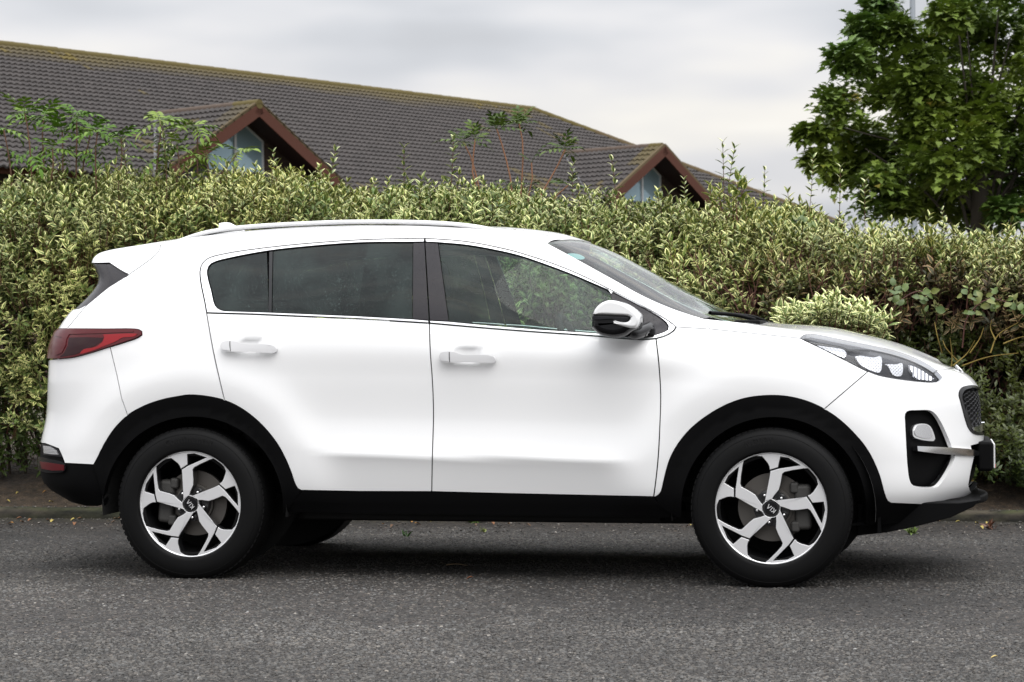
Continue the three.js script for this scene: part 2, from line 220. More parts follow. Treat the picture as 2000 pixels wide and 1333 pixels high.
// a panel: the body surface inside an outline, moved out by off, its edges turned in by depth
function panel(poly, { off = 0, depth = 0.014, hole = null, warp = null, both = false } = {}) {
  let cutter = poly, bb = [9, -9, 99, -99]; for (const p of poly) { bb[0] = Math.min(bb[0], p[0]); bb[1] = Math.max(bb[1], p[0]); bb[2] = Math.min(bb[2], p[1]); bb[3] = Math.max(bb[3], p[1]); }
  if (hole) { let bi = 0, bj = 0, bd = 1e9; const area = (q) => q.reduce((s, a, i) => { const b = q[(i + 1) % q.length]; return s + a[0] * b[1] - b[0] * a[1]; }, 0); let h = hole; if (Math.sign(area(h)) === Math.sign(area(poly))) h = rev(h); poly.forEach((a, i) => h.forEach((b, j) => { const d = (a[0] - b[0]) ** 2 * 9 + (a[1] - b[1]) ** 2 * 0.04; if (d < bd) { bd = d; bi = i; bj = j; } })); cutter = [...poly.slice(0, bi + 1), ...h.slice(bj), ...h.slice(0, bj + 1), ...poly.slice(bi)]; }
  const pos = [], nor = [], uv = [], idx = [], memo = new Map();
  const place = (u, t, o) => { const p = body(u, t), n = bodyN(u, t); const k = o + (warp ? warp(p, u, t) : 0); return [p[0] + n.x * k, p[1] + n.y * k, p[2] + n.z * k, n]; };
  const vert = (u, t) => { const key = Math.round(u * 2e5) + '_' + Math.round(t * 2e5); let i = memo.get(key); if (i === undefined) { const q = place(u, t, off); i = pos.length / 3; pos.push(q[0], q[1], q[2]); nor.push(q[3].x, q[3].y, q[3].z); uv.push(q[0], q[1] + (t > 8 ? q[2] : 0)); memo.set(key, i); } return i; };
  const tri = (a, b, c) => { if (a !== b && b !== c && a !== c) idx.push(a, b, c); };
  for (let a = 0; a < GU.length - 1; a++) { const x0 = GU[a], x1 = GU[a + 1]; if (x1 < bb[0] || x0 > bb[1]) continue;
    for (let b = 0; b < GT.length - 1; b++) { const y0 = GT[b], y1 = GT[b + 1]; if (y1 < bb[2] || y0 > bb[3]) continue;
      let touch = false; for (let i = 0; i < cutter.length && !touch; i++) { const p = cutter[i], q = cutter[(i + 1) % cutter.length]; if (Math.max(p[0], q[0]) < x0 || Math.min(p[0], q[0]) > x1 || Math.max(p[1], q[1]) < y0 || Math.min(p[1], q[1]) > y1) continue; touch = true; }
      if (!touch) { if (!inPoly(cutter, (x0 + x1) / 2, (y0 + y1) / 2)) continue; const v = [vert(x0, y0), vert(x1, y0), vert(x1, y1), vert(x0, y1)]; tri(v[0], v[1], v[2]); tri(v[0], v[2], v[3]); continue; }
      let c = clipCell(cutter, x0, x1, y0, y1); c = c.filter((p, i) => { const q = c[(i + 1) % c.length]; return Math.abs(p[0] - q[0]) > 1e-7 || Math.abs(p[1] - q[1]) > 1e-7; }); if (c.length < 3) continue;
      const tr = THREE.ShapeUtils.triangulateShape(c.map((p) => new THREE.Vector2((p[0] - x0) / (x1 - x0), (p[1] - y0) / (y1 - y0))), []);
      for (const f of tr) { const [p, q, r] = f.map((k) => c[k]); const ar = (q[0] - p[0]) * (r[1] - p[1]) - (r[0] - p[0]) * (q[1] - p[1]); if (Math.abs(ar) < 1e-10) continue; const v = [vert(...p), vert(...q), vert(...r)]; ar > 0 ? tri(v[0], v[1], v[2]) : tri(v[0], v[2], v[1]); }
    } }
  const rim = (ring, sgn) => { for (let i = 0; i < ring.length; i++) { const a = ring[i], b = ring[(i + 1) % ring.length]; if ((a[0] < 1e-4 && b[0] < 1e-4) || (a[0] > 2.9999 && b[0] > 2.9999) || (a[1] > TOP - 1e-4 && b[1] > TOP - 1e-4)) continue;
    const A = place(...a, off), B = place(...b, off), A2 = place(...a, off - depth), B2 = place(...b, off - depth), e = V(B[0] - A[0], B[1] - A[1], B[2] - A[2]); if (e.lengthSq() < 1e-12) continue;
    const n = e.cross(A[3]).normalize().multiplyScalar(sgn), k = pos.length / 3; for (const q of [A, B, B2, A2]) { pos.push(q[0], q[1], q[2]); nor.push(n.x, n.y, n.z); uv.push(q[0], q[1]); } sgn > 0 ? idx.push(k, k + 2, k + 1, k, k + 3, k + 2) : idx.push(k, k + 1, k + 2, k, k + 2, k + 3); } };
  if (depth) { const area = poly.reduce((s, a, i) => { const b = poly[(i + 1) % poly.length]; return s + a[0] * b[1] - b[0] * a[1]; }, 0); rim(poly, area > 0 ? 1 : -1); if (hole) { const ah = hole.reduce((s, a, i) => { const b = hole[(i + 1) % hole.length]; return s + a[0] * b[1] - b[0] * a[1]; }, 0); rim(hole, ah > 0 ? -1 : 1); } }
  const g = new THREE.BufferGeometry(); g.setAttribute('position', new THREE.Float32BufferAttribute(pos, 3)); g.setAttribute('normal', new THREE.Float32BufferAttribute(nor, 3)); g.setAttribute('uv', new THREE.Float32BufferAttribute(uv, 2)); g.setIndex(idx);
  return both ? mergeGeometries([g, mirror(g)]) : g;
}
function mirror(g) {
  g = g.clone(); const p = g.attributes.position, n = g.attributes.normal; for (let i = 0; i < p.count; i++) { p.setZ(i, -p.getZ(i)); n.setZ(i, -n.getZ(i)); }
  if (g.index) { const a = g.index.array; for (let i = 0; i < a.length; i += 3) { const k = a[i + 1]; a[i + 1] = a[i + 2]; a[i + 2] = k; } }
  else for (const at of Object.values(g.attributes)) { const s = at.itemSize, a = at.array; for (let i = 0; i < a.length; i += 3 * s) for (let k = 0; k < s; k++) { const w = a[i + s + k]; a[i + s + k] = a[i + 2 * s + k]; a[i + 2 * s + k] = w; } }
  return g;
}
const M = {
  paint: phys([0.86, 0.862, 0.865], { roughness: 0.5, clearcoat: 1, clearcoatRoughness: 0.04 }),
  plastic: phys([0.0025, 0.0025, 0.0028], { roughness: 0.6, specularIntensity: 0.18 }),
  liner: std([0.004, 0.004, 0.004], { roughness: 0.95 }),
  gloss: phys([0.006, 0.006, 0.007], { roughness: 0.18, specularIntensity: 0.7 }),
  chrome: std([0.86, 0.86, 0.87], { metalness: 1, roughness: 0.12 }),
  satin: std([0.88, 0.88, 0.89], { metalness: 1, roughness: 0.34 }),
  silverRail: phys([0.86, 0.86, 0.87], { roughness: 0.5, clearcoat: 0.4 }),
  tyre: phys([0.0035, 0.0035, 0.0037], { roughness: 0.6, specularIntensity: 0.3 }),
  tyreText: phys([0.006, 0.006, 0.0062], { roughness: 0.5, specularIntensity: 0.45 }),
  alloy: std([0.93, 0.93, 0.94], { metalness: 0.7, roughness: 0.33 }),
  wheelBlack: phys([0.012, 0.012, 0.013], { roughness: 0.3, clearcoat: 0.5 }),
  disc: std([0.13, 0.12, 0.11], { metalness: 0.7, roughness: 0.5 }),
  caliper: std([0.055, 0.053, 0.05], { roughness: 0.6, metalness: 0.3 }),
  lampGlass: phys([0.97, 0.98, 1], { roughness: 0.0, transmission: 1, thickness: 0, ior: 1.32 }),
  lampDark: phys([0.014, 0.014, 0.017], { roughness: 0.4, specularIntensity: 0.5 }),
  lampBright: std([0.60, 0.60, 0.61], { metalness: 0.9, roughness: 0.3, bumpMap: canvasTex(64, 64, (g) => { g.fillStyle = '#000'; g.fillRect(0, 0, 64, 64); for (const [x, y] of [[16, 16], [48, 48]]) { const q = g.createRadialGradient(x, y, 0, x, y, 15); q.addColorStop(0, '#fff'); q.addColorStop(1, '#000'); g.fillStyle = q; g.fillRect(x - 16, y - 16, 32, 32); } }, false, [70, 70]), bumpScale: 0.004 }),
  ribbed: std([0.80, 0.80, 0.82], { metalness: 0.9, roughness: 0.28, bumpMap: canvasTex(64, 8, (g) => { for (let x = 0; x < 64; x++) { const v = Math.round(127 + 127 * Math.sin(x / 64 * 6.283)); g.fillStyle = `rgb(${v},${v},${v})`; g.fillRect(x, 0, 1, 8); } }, false, [60, 60]), bumpScale: 0.006 }),
  red: phys([0.085, 0.003, 0.006], { roughness: 0.3, clearcoat: 0.35, clearcoatRoughness: 0.02, specularIntensity: 0.5 }),
  redDark: phys([0.022, 0.003, 0.005], { roughness: 0.2, clearcoat: 0.2, clearcoatRoughness: 0.02, specularIntensity: 0.5 }),
  redBright: phys([0.27, 0.006, 0.010], { roughness: 0.3, clearcoat: 0.35, clearcoatRoughness: 0.02, specularIntensity: 0.5 }),
  cloth: std([0.02, 0.02, 0.022], { roughness: 0.9 }),
  dash: std([0.016, 0.016, 0.017], { roughness: 0.75 }),
  white: std([0.75, 0.75, 0.75], { roughness: 0.5 }),
  plateRed: std([0.5, 0.02, 0.02], { roughness: 0.5 }),
};
{ // rain beads on glass and gloss black: fine relief only
  const r = rng(77); const drops = canvasTex(1024, 1024, (g) => {
    g.fillStyle = '#000'; g.fillRect(0, 0, 1024, 1024);
    for (let i = 0; i < 2600; i++) { const x = r() * 1024, y = r() * 1024, s = 1.6 + 4.2 * r() ** 3; for (const [dx, dy] of [[0, 0], [1024, 0], [-1024, 0], [0, 1024], [0, -1024]]) { const q = g.createRadialGradient(x + dx, y + dy, 0, x + dx, y + dy, s); q.addColorStop(0, '#fff'); q.addColorStop(0.6, '#bbb'); q.addColorStop(1, 'rgba(0,0,0,0)'); g.fillStyle = q; g.fillRect(x + dx - s, y + dy - s, 2 * s, 2 * s); } }
  }, false, [2.6, 2.6]);
  M.trim = phys([0.022, 0.02, 0.023], { roughness: 0.25, specularIntensity: 0.4, clearcoat: 0.12, clearcoatRoughness: 0.06, bumpMap: drops, bumpScale: 0.0016 });
  M.glass = phys([0.54, 0.70, 0.65], { roughness: 0.0, transmission: 1, thickness: 0, ior: 1.33, bumpMap: drops, bumpScale: 0.0008 });
  M.privacy = phys([0.05, 0.075, 0.072], { roughness: 0.03, transmission: 1, thickness: 0, ior: 1.33, bumpMap: drops, bumpScale: 0.0007 });
  M.screen = phys([0.60, 0.70, 0.66], { roughness: 0.0, transmission: 1, thickness: 0, ior: 1.42, bumpMap: drops, bumpScale: 0.0002 });
}
const car = tag(group('suv'), 'white sport utility vehicle with black wheel arch trim parked beside the hedge', 'car');
const sides = (name, build, mat, labels) => { const g = build(); const a = mesh(name, g, mat, car), b = mesh(name, mirror(g), mat, car); return [a, b]; };

// surveyed lines of the near side
const archR = crv([[182, 908], [189, 895.5], [203, 867.5], [224, 836], [248.5, 812], [280, 794], [315, 781.5], [350, 774.5], [368, 772], [403, 774.5], [438, 782.5], [473, 799.5], [508, 827.5], [539.5, 865], [556.5, 895.5], [567, 920], [576, 946], [581, 955], [588, 958.5]], 8);
const archF = crv([[1280, 971.5], [1290, 964], [1296, 943], [1301, 922], [1310.5, 893], [1328, 863], [1352.6, 835], [1387.6, 808.5], [1422.6, 789.5], [1457.7, 778], [1492.7, 773.4], [1527.8, 773.7], [1562.8, 780], [1597.8, 793], [1633, 814], [1668, 845.6], [1696, 880.6], [1717, 924.4], [1729, 966.5], [1734.5, 979], [1741.5, 983]], 8);
const nearest = (line, x, y) => { let b = 0, d = 1e9; line.forEach((p, i) => { const e = (p[0] - x) ** 2 + (p[1] - y) ** 2; if (e < d) { d = e; b = i; } }); return b; };
const part = (line, a, b) => { const i = nearest(line, ...a), j = nearest(line, ...b); return i <= j ? line.slice(i, j + 1) : rev(line.slice(j, i + 1)); };
const RD = crv([[403, 612], [408, 642], [417, 691], [429, 745], [438, 782.5]]);
const TGr = crv([[403, 612], [399.5, 591], [392, 554], [390, 530], [394, 516], [406, 505], [438, 496], [545, 481], [697, 469], [829.6, 465.5]]);
const TGf = crv([[829.6, 465.5], [910, 472], [980, 485], [1015, 494], [1085, 517], [1138, 539], [1190.5, 565], [1243, 591.7], [1274.6, 608], [1310, 630], [1321, 639]]);
const GB = crv([[838.4, 632], [840, 683], [844.4, 746], [846.5, 805.5], [844.4, 887], [843, 961]]);
const GF = crv([[1281.6, 662], [1287, 711], [1290.4, 770], [1288.6, 840], [1286, 890], [1282, 932], [1277, 971]]);
const BLr = [[403, 612], [490, 614.4], [697, 623.5], [838.4, 632]], BLf = crv([[838.4, 632], [945, 641.4], [1050, 649.5], [1159, 656.8], [1218.6, 661.8], [1260.6, 663.8], [1281.6, 662]]);
const NOSE = crv([[1281.6, 662], [1302.6, 655.5], [1316.6, 646.5], [1321, 639]], 5);
const SILL = [[588, 958.5], [700, 960.6], [843, 961], [1000, 965], [1277, 971]];
const FT = [[1321, 639], [1387, 643], [1475, 652], [1563, 661]];
const LAMPtop = crv([[1563, 661], [1571.5, 654.6], [1584, 653], [1650, 665.5], [1703, 676], [1755.5, 688.5], [1797.5, 704.8], [1828, 723.5], [1841, 738]], 8);
const LAMPbot = crv([[1841, 738], [1836, 744.5], [1825.6, 747.4], [1790.5, 745.7], [1720.5, 735], [1696, 726.4], [1650.4, 703.7], [1604.8, 681], [1563, 661]], 8);
const BUMPgap = [[1696, 726.4], [1610, 800]];
const WSedge = crv([[1069.6, 475], [1120.4, 502.3], [1190.5, 541], [1260.6, 579.4], [1313, 602], [1348, 614], [1368, 620]]);
const SHUT = crv([[1828, 723.5], [1850, 722], [1868, 717.5]], 5);
const [uHead, tHead] = onBody(1069.6, 475), [uShut, tShut] = onBody(1868, 717.5), [uCowl] = onBody(1440, 628);
const uAtTop = (x) => { let a = 0.5, b = 2.9; for (let i = 0; i < 40; i++) { const m = (a + b) / 2; body(m, TOP)[0] < x ? a = m : b = m; } return a; };

// side panels
sides('rear_door', () => panel(outline([...BLr, ...GB.slice(1), ...rev(SILL.slice(0, 3)), ...part(archR, [586, 957.5], [438, 782.5]), ...rev(RD)]), {}), M.paint);
const doorF = sides('front_door', () => panel(outline([...BLf, ...GF.slice(1), ...rev(SILL.slice(2)), ...rev(GB)]), {}), M.paint);
sides('front_fender', () => panel(outline([...NOSE, ...FT.slice(1), ...rev(part(LAMPbot, [1696, 726.4], [1563, 661])).slice(1), ...BUMPgap, ...part(archF, [1610, 800], [1282, 970]), ...rev(GF)]), {}), M.paint);
const QGAP = [[214.4, 679], [228, 736], [236.5, 778], [248.5, 812]];
const TLtop = crv([[119, 642.5], [200, 643], [266, 643.5], [275, 646], [278, 653], [270, 659.5], [245, 668.5], [210, 679.5]], 8);
const TLbot = crv([[210, 679.5], [175, 690.5], [143.5, 698.5], [115.6, 701.5]], 8);
const DP = [[130, 642.5], [167.5, 597], [200, 570], [212, 560.5], [250.5, 537]], SPgap = crv([[250.5, 537], [294, 506], [308, 493], [313, 482], [314.5, 477.5]], 5);
const gutter = []; { const a = onBody(333, 473)[0], b = uHead; for (let i = 0; i <= 40; i++) gutter.push(D(lerp(a, b, i / 40), 9 - 0.02)); }
sides('body_side', () => panel(outline([...part(archR, [248.5, 812], [438, 782.5]), ...rev(RD), ...TGr.slice(1), ...TGf.slice(1), ...FT.slice(1, 2), [1368, 620], ...rev(WSedge).slice(1), ...rev(gutter), ...rev(SPgap), ...rev(DP).slice(1), ...part(TLtop, [132, 642.5], [210, 679.5]), ...QGAP]), {}), M.paint);
// roof, bonnet, screen, tail
const roofF = [[1069.6, 475], [1096, 469], [1113.4, 468]], uRoofTop = uAtTop(1.735), uSp = onBody(314.5, 477.5)[0];
mesh('roof', panel(outline([D(uSp + 0.004, 9.02), ...gutter.filter((g) => g.d[0] > uSp + 0.01).map((g) => D(g.d[0], 9.02)), ...roofF.slice(1), D(uRoofTop, TOP), D(uSp + 0.004, TOP)], 0.5), { both: true }), M.paint, car);
mesh('windscreen', panel(outline([...roofF, D(uRoofTop + 0.003, TOP), D(uAtTop(2.5), TOP), [1440, 628], [1400, 623], [1368, 620], ...rev(WSedge).slice(1)], 0.6), { off: -0.004, both: true, depth: 0.006 }), M.screen, car);
mesh('bonnet', panel(outline([...FT.slice(1), ...LAMPtop.slice(1, nearest(LAMPtop, 1828, 723.5)), ...SHUT, D(uShut + 0.02, TOP), D(uAtTop(2.56), TOP), [1452, 630], [1400, 625], [1368, 621.5]]), { both: true, depth: 0.02 }), M.paint, car);
mesh('cowl', panel(outline([[1368, 620], [1400, 623], [1440, 628], D(uAtTop(2.5), TOP), D(uAtTop(2.57), TOP), [1452, 631], [1400, 626], [1370, 622]], 0), { off: -0.014, both: true, depth: 0 }), M.plastic, car);
const spLow = [[250.5, 537], [230, 525], [213, 513.5]];
const spEnd = onBody(206, 506);
mesh('rear_spoiler', panel(outline([...rev(spLow), ...SPgap.slice(1), D(uSp, 9.02), D(uSp, TOP), D(0, TOP), D(0, spEnd[1])], 1.1), { both: true, depth: 0.03 }), M.paint, car);
const tGlassLow = onBody(152, 604)[1];
mesh('rear_window', panel(outline([...rev(spLow).reverse().slice(0, 3), D(0.02, spEnd[1] - 0.05), D(0.02, tGlassLow), [152, 604], [167.5, 597], [200, 570], [212, 560.5]], 0.7), { off: -0.006, both: true, depth: 0.01 }), M.trim, car);
const tLampTop = onBody(121, 642.5)[1], tLampLow = onBody(116, 701.5)[1], uLampEnd = 0.22;
const tWhite = onBody(80, 864)[1];
mesh('tailgate', panel(outline([[167.5, 597], [152, 604], D(0, tGlassLow), D(0, tLampLow - 0.2), D(uLampEnd, tLampLow - 0.1), D(uLampEnd, tLampTop + 0.03), [121, 642.2], [130, 642.2]], 0.7), { both: true, depth: 0.012 }), M.paint, car);
mesh('rear_bumper', panel(outline([...QGAP, ...part(archR, [248.5, 812], [182, 908]), [126, 905], [121, 892], [114, 876.5], [88, 866.5], [80, 864], D(0, tWhite), D(0, tLampLow - 0.22), D(uLampEnd, tLampLow - 0.12), [118, 701.5], ...rev(TLbot).slice(1)], 0.7), { both: true, depth: 0.014 }), M.paint, car);
{ // tail lamps
  const lens = panel(outline([...TLtop, ...TLbot.slice(1), D(uLampEnd, tLampLow), D(uLampEnd, tLampTop)], 0.5), { off: 0.004, depth: 0.02, warp: (p, u, t) => 0.006 * sstep(tLampTop, tLampTop - 0.25, t) });
  const k = (m) => ({ off: m, depth: 0.004, warp: (p, u, t) => 0.006 * sstep(tLampTop, tLampTop - 0.25, t) });
  const dark = panel(outline([[137, 661], [170, 660], [203, 661], [200, 668], [188, 676], [170, 684], [150, 693], [120, 698], [128, 690], [135, 676]], 0), k(0.0052));
  const bright = panel(outline(crv([[203, 655], [250, 653], [270, 654], [262, 659], [240, 661], [228, 668], [205, 677], [178, 687], [158, 692], [164, 684], [190, 678], [202, 668], [205, 660], [203, 655]], 6), 0), k(0.0062));
  const edge = panel(outline([[113, 646], [140, 648], [262, 646.5], [262, 650], [138, 655], [133, 664], [131, 676], [124, 690], [113, 695], [111, 688], [120, 684], [125, 672], [124, 661], [112, 659]], 0), k(0.0066));
  for (const s of [0, 1]) { const f = (g) => s ? mirror(g) : g; const l = mesh('tail_lamp', f(lens), M.red, car); mesh('dark_lens', f(dark), M.redDark, l); mesh('light_band', f(bright), M.redBright, l); mesh('light_band', f(edge), M.red, l); }
}
// rear bumper: reversing lamp, reflector, black lower part
const lowR = [[126, 905], [182, 908], [189, 930], [196, 960], [205, 985], [190, 990], [168, 990], [135, 982], [101, 971]];
const tB = [onBody(78, 892)[1], onBody(80, 925)[1]];
mesh('bumper_trim', panel(outline([[80, 864], [88, 866.5], [114, 876.5], [121, 892], ...lowR, [86, 945], D(0, 0.6), D(0, tWhite)], 0), { off: -0.004, both: true, depth: 0.02 }), M.plastic, car);
for (const s of [0, 1]) {
  const f = (g) => s ? mirror(g) : g, q = (pts, off, st) => panel(outline(pts, 0, st || 5), { off, depth: 0.008 });
  const l = mesh('reversing_lamp', f(q([[82, 868], [100, 871], [112, 878], [117, 885], [120, 893], [100, 891], [84, 888.5]], 0.001)), M.lampDark, car);
  mesh('lens', f(q([[85, 871], [99, 873], [110, 880], [115, 889], [100, 888], [86, 885.5]], 0.0035)), M.lampBright, l);
  mesh('reflector_surround', f(q(crv([[77, 892], [95, 896], [126, 905], [129, 913], [127, 921], [110, 924], [90, 923], [78, 917], [77, 892]], 6), 0.008)), M.gloss, car);
  mesh('reflector', f(q([[81, 902], [105, 905], [127, 908.5], [127, 919], [105, 919.5], [85, 916]], 0.011)), M.red, car);
}
// black wheel arch trim, sill
const ring = (cx, cy, r, a0, a1, n = 30) => { const o = []; for (let i = 0; i <= n; i++) { const a = lerp(a0, a1, i / n) * Math.PI / 180; o.push([cx + r * Math.cos(a), cy - r * Math.sin(a)]); } return o; };
const innerR = ring(377, 990, 176, -4, 184, 36), innerF = ring(1511, 996, 181, -8, 184, 36);
const soft = (cx, cy) => (p) => 0.008;
sides('wheel_arch_trim', () => panel(outline([...archR.slice(0, -1), [588, 958.5], [560, 1000], ...innerR, [205, 985], [196, 960], [189, 930]], 0), { off: 0.004, depth: 0.05 }), M.plastic);
sides('wheel_arch_trim', () => panel(outline([...archF, [1738, 1010], [1700, 1024], ...innerF, [1326, 1012], [1290, 990]], 0), { off: 0.004, depth: 0.05 }), M.plastic);
const sillLow = [[1326, 1013], [1200, 1010], [1000, 1008], [800, 1005], [600, 1003], [558, 1001]];
sides('sill_trim', () => panel(outline([[588, 959.5], [700, 961.6], [843, 962.5], [1000, 966.5], [1277, 972.5], [1288, 985], ...sillLow], 0.3), { off: -0.004, depth: 0.03, warp: (p) => 0.014 * Math.exp(-(((p[1] - 0.375) / 0.02) ** 2)) }), M.plastic);
// front bumper with the lamp recess
const GRILLE = crv([[1915, 760], [1902.7, 753.5], [1888, 754.5], [1878, 758.5], [1873, 770], [1876.5, 785], [1881.6, 805], [1887, 824], [1892, 837], [1899, 845.6], [1908, 849.5], [1920, 850]], 5);
const FOG = crv([[1767.7, 815], [1769, 807], [1774, 803], [1795, 801.5], [1818.6, 802.5], [1829, 810.5], [1838, 824], [1850, 849], [1860, 874], [1866, 890], [1863, 903], [1850, 928], [1836, 948], [1829, 953], [1820, 954], [1790.5, 950.7], [1782, 947.5], [1777, 938], [1773, 910], [1770, 860], [1767.7, 815]], 6);
const tG0 = onBody(1914, 760)[1], tG1 = onBody(1921, 850)[1], tC1 = onBody(1928, 861)[1], tShutC = lerp(tShut, TOP, 1);
const fogLoop = outline(FOG.slice(0, -1), 0, 6);
const CHIN = [[1928, 861], [1915, 866], [1897, 871], [1899, 880], [1904, 891], [1897, 920], [1892, 949], [1898, 968], [1906, 987.5]];
mesh('front_bumper', panel(outline([...BUMPgap.slice().reverse(), ...LAMPbot.slice(0, nearest(LAMPbot, 1696, 726.4)).reverse().slice(0), ...part(LAMPtop, [1841, 738], [1829, 724]), ...SHUT.slice(1), D(uShut + 0.022, TOP), D(3, TOP), D(3, tG0), ...GRILLE, D(3, tG1), D(3, tC1), ...CHIN, [1825.6, 986.8], ...part(archF, [1741.5, 983], [1610, 800])], 0.6), { both: true, depth: 0.02, hole: fogLoop }), M.paint, car);
sides('fog_lamp_recess', () => mergeGeometries([panel(outline(FOG.slice(0, -1), -3, 6), { off: -0.03, depth: 0, warp: (p) => -0.02 * sstep(0.58, 0.5, p[1]) }), panel(outline(FOG.slice(0, -1), 0.2, 6), { off: -0.001, depth: 0.045, warp: (p) => 0 })].slice(0, 1)), M.plastic);
{
  const lamp = panel(outline(crv([[1787, 840], [1790, 832], [1797, 828.5], [1812, 828], [1820, 831], [1827, 841], [1831, 860.6], [1815, 861], [1800, 858], [1789, 853], [1787, 840]], 5), 0), { off: -0.008, depth: 0.02, warp: (p) => -0.006 });
  const inner = panel(outline(crv([[1790, 841], [1793, 833], [1799, 830.5], [1812, 830], [1818, 833], [1823, 842], [1825, 856], [1812, 857], [1800, 854], [1792, 850], [1790, 841]], 5), 0), { off: -0.0105, depth: 0.004 });
  const bar = panel(outline([[1790, 872], [1830, 873.5], [1861, 875], [1888, 877], [1902, 879.5], [1912, 882], [1920, 884.5], [1912, 889.5], [1902.7, 891], [1861, 889], [1830, 886.5], [1791, 881.5]], 0, 5), { off: 0.008, depth: 0.03 });
  for (const s of [0, 1]) { const f = (g) => s ? mirror(g) : g; const l = mesh('fog_lamp', f(lamp), M.satin, car); mesh('lens', f(inner), M.fogLens || (M.fogLens = std([0.62, 0.62, 0.63], { metalness: 0.8, roughness: 0.22 })), l); mesh('chrome_bar', f(bar), M.chrome, car); }
}
mesh('lower_grille', panel(outline([...CHIN.slice(2), [1915, 988], D(3, 1.0), D(3, tC1 - 0.12), [1912, 869]], 0), { off: -0.035, both: true, depth: 0 }), M.plastic, car);
mesh('bumper_trim', panel(outline([[1741.5, 983.5], [1825.6, 987.5], [1906, 988.5], D(3, 0.95), D(3, 0.02), D(2.2, 0.02), [1700, 1024], [1738, 1010]], 0), { off: -0.003, both: true, depth: 0.02 }), M.plastic, car);
{ // lip under the nose
  const s = new THREE.Shape(); const R = []; for (let i = 0; i <= 24; i++) { const z = lerp(-0.62, 0.62, i / 24), x = 3.598 - 0.30 * Math.pow(Math.abs(z) / 0.62, 2.4); R.push([x, z]); }
  s.moveTo(R[0][0] - 0.25, R[0][1]); R.forEach((p) => s.lineTo(p[0], p[1])); s.lineTo(R[24][0] - 0.25, R[24][1]);
  const g = new THREE.ExtrudeGeometry(s, { depth: 0.012, bevelEnabled: true, bevelSize: 0.012, bevelThickness: 0.012, bevelSegments: 3, curveSegments: 4 }).rotateX(Math.PI / 2).translate(0, 0.352, 0);
  mesh('lip', g, M.plastic, car);
}
{ // grille: dark surround, honeycomb bars, chrome lower edge
  const g = mesh('grille', panel(outline([...GRILLE, D(3, tG1), D(3, tG0)], 0), { off: -0.03, both: true, depth: 0 }), M.liner, car);
  const inn = inset(densify([...GRILLE], 5), 0); const gi = GRILLE.map((p) => [p[0] + 5.5, p[1] + (p[1] < 800 ? 5 : -6)]);
  mesh('surround', panel(outline([...GRILLE, D(3, tG1), D(3, tG1 + 0.14), ...rev(gi), D(3, tG0 - 0.1), D(3, tG0)], 0), { off: 0.004, both: true, depth: 0.035 }), M.gloss, g);
  const bars = []; const t0 = tG1 + 0.1, t1 = tG0 - 0.06;
  for (let i = 0; i < 13; i++) for (let j = 0; j < 9; j++) { const u = lerp(2.62, 2.995, i / 12), t = lerp(t0, t1, (j + (i % 2) * 0.5) / 9); for (const k of [0, 1, 2]) { const a = body(u, t), u2 = u + [0.012, 0.012, -0.02][k] , t2 = t + [0.07, -0.07, 0][k], b = body(Math.min(u2, 3), t2), n = bodyN(u, t); const A = V(...a).addScaledVector(n, -0.012), B = V(...b).addScaledVector(n, -0.012); if (A.distanceTo(B) > 0.002) bars.push(new THREE.TubeGeometry(new THREE.LineCurve3(A, B), 1, 0.0035, 4)); } }
  const ok = outline([...GRILLE, D(3, tG1), D(3, tG0)], 0);
  const keep = bars.filter((b) => { const p = b.attributes.position; const q = project(p.getX(0), p.getY(0), p.getZ(0)); return q[0] > 1884 && inPoly([...gi, [1990, 850], [1990, 760]], q[0], q[1]); });
  if (keep.length) mesh('mesh_insert', mergeGeometries([...keep, ...keep.map(mirror)]), M.lampDark, g);
  mesh('chrome_strip', panel(outline([[1896, 836], [1905, 834], [1914, 829], [1921, 826], D(3, tG1 + 0.28), D(3, tG1 + 0.12), [1921, 842], [1908, 845], [1899, 841]], 0, 4), { off: 0.008, both: true, depth: 0.02 }), M.chrome, g);
  // oval badge on the nose
  const bp = body(2.995, lerp(tG0, TOP, 0.35)), bx = [bp[0], bp[1]]; const ov = new THREE.Shape(); ov.absellipse(0, 0, 0.065, 0.032, 0, Math.PI * 2); const hole = new THREE.Path(); hole.absellipse(0, 0, 0.057, 0.025, 0, Math.PI * 2);
  const bg = group('emblem', car, [bx[0] - 0.004, bx[1], 0]); bg.rotation.set(0, Math.PI / 2, 0); bg.rotateX(-0.75);
  const ex = { depth: 0.007, bevelEnabled: true, bevelSize: 0.002, bevelThickness: 0.002, bevelSegments: 2, curveSegments: 24 };
  mesh('plate', new THREE.ExtrudeGeometry(ov, ex), M.gloss, bg); const rg = ov.clone(); rg.holes.push(hole); mesh('rim', new THREE.ExtrudeGeometry(rg, { ...ex, depth: 0.010 }), M.chrome, bg); mesh('letters', kia(0.017).translate(0, 0, 0.009), M.chrome, bg);
}
function kia(s) {                                                     // the three letters, centred, cap height 2 s
  const st = (x0, y0, x1, y1, w = 0.32) => { const l = Math.hypot(x1 - x0, y1 - y0); return new THREE.BoxGeometry(l * s, w * s, 0.004).rotateZ(Math.atan2(y1 - y0, x1 - x0)).translate((x0 + x1) / 2 * s, (y0 + y1) / 2 * s, 0); };
  return mergeGeometries([st(-2.1, -1, -2.1, 1), st(-2.0, -0.1, -1.0, 1), st(-1.8, 0.15, -0.9, -1), st(-0.3, -1, -0.3, 1), st(0.4, -1, 1.15, 1), st(1.15, 1, 1.9, -1)]);
}
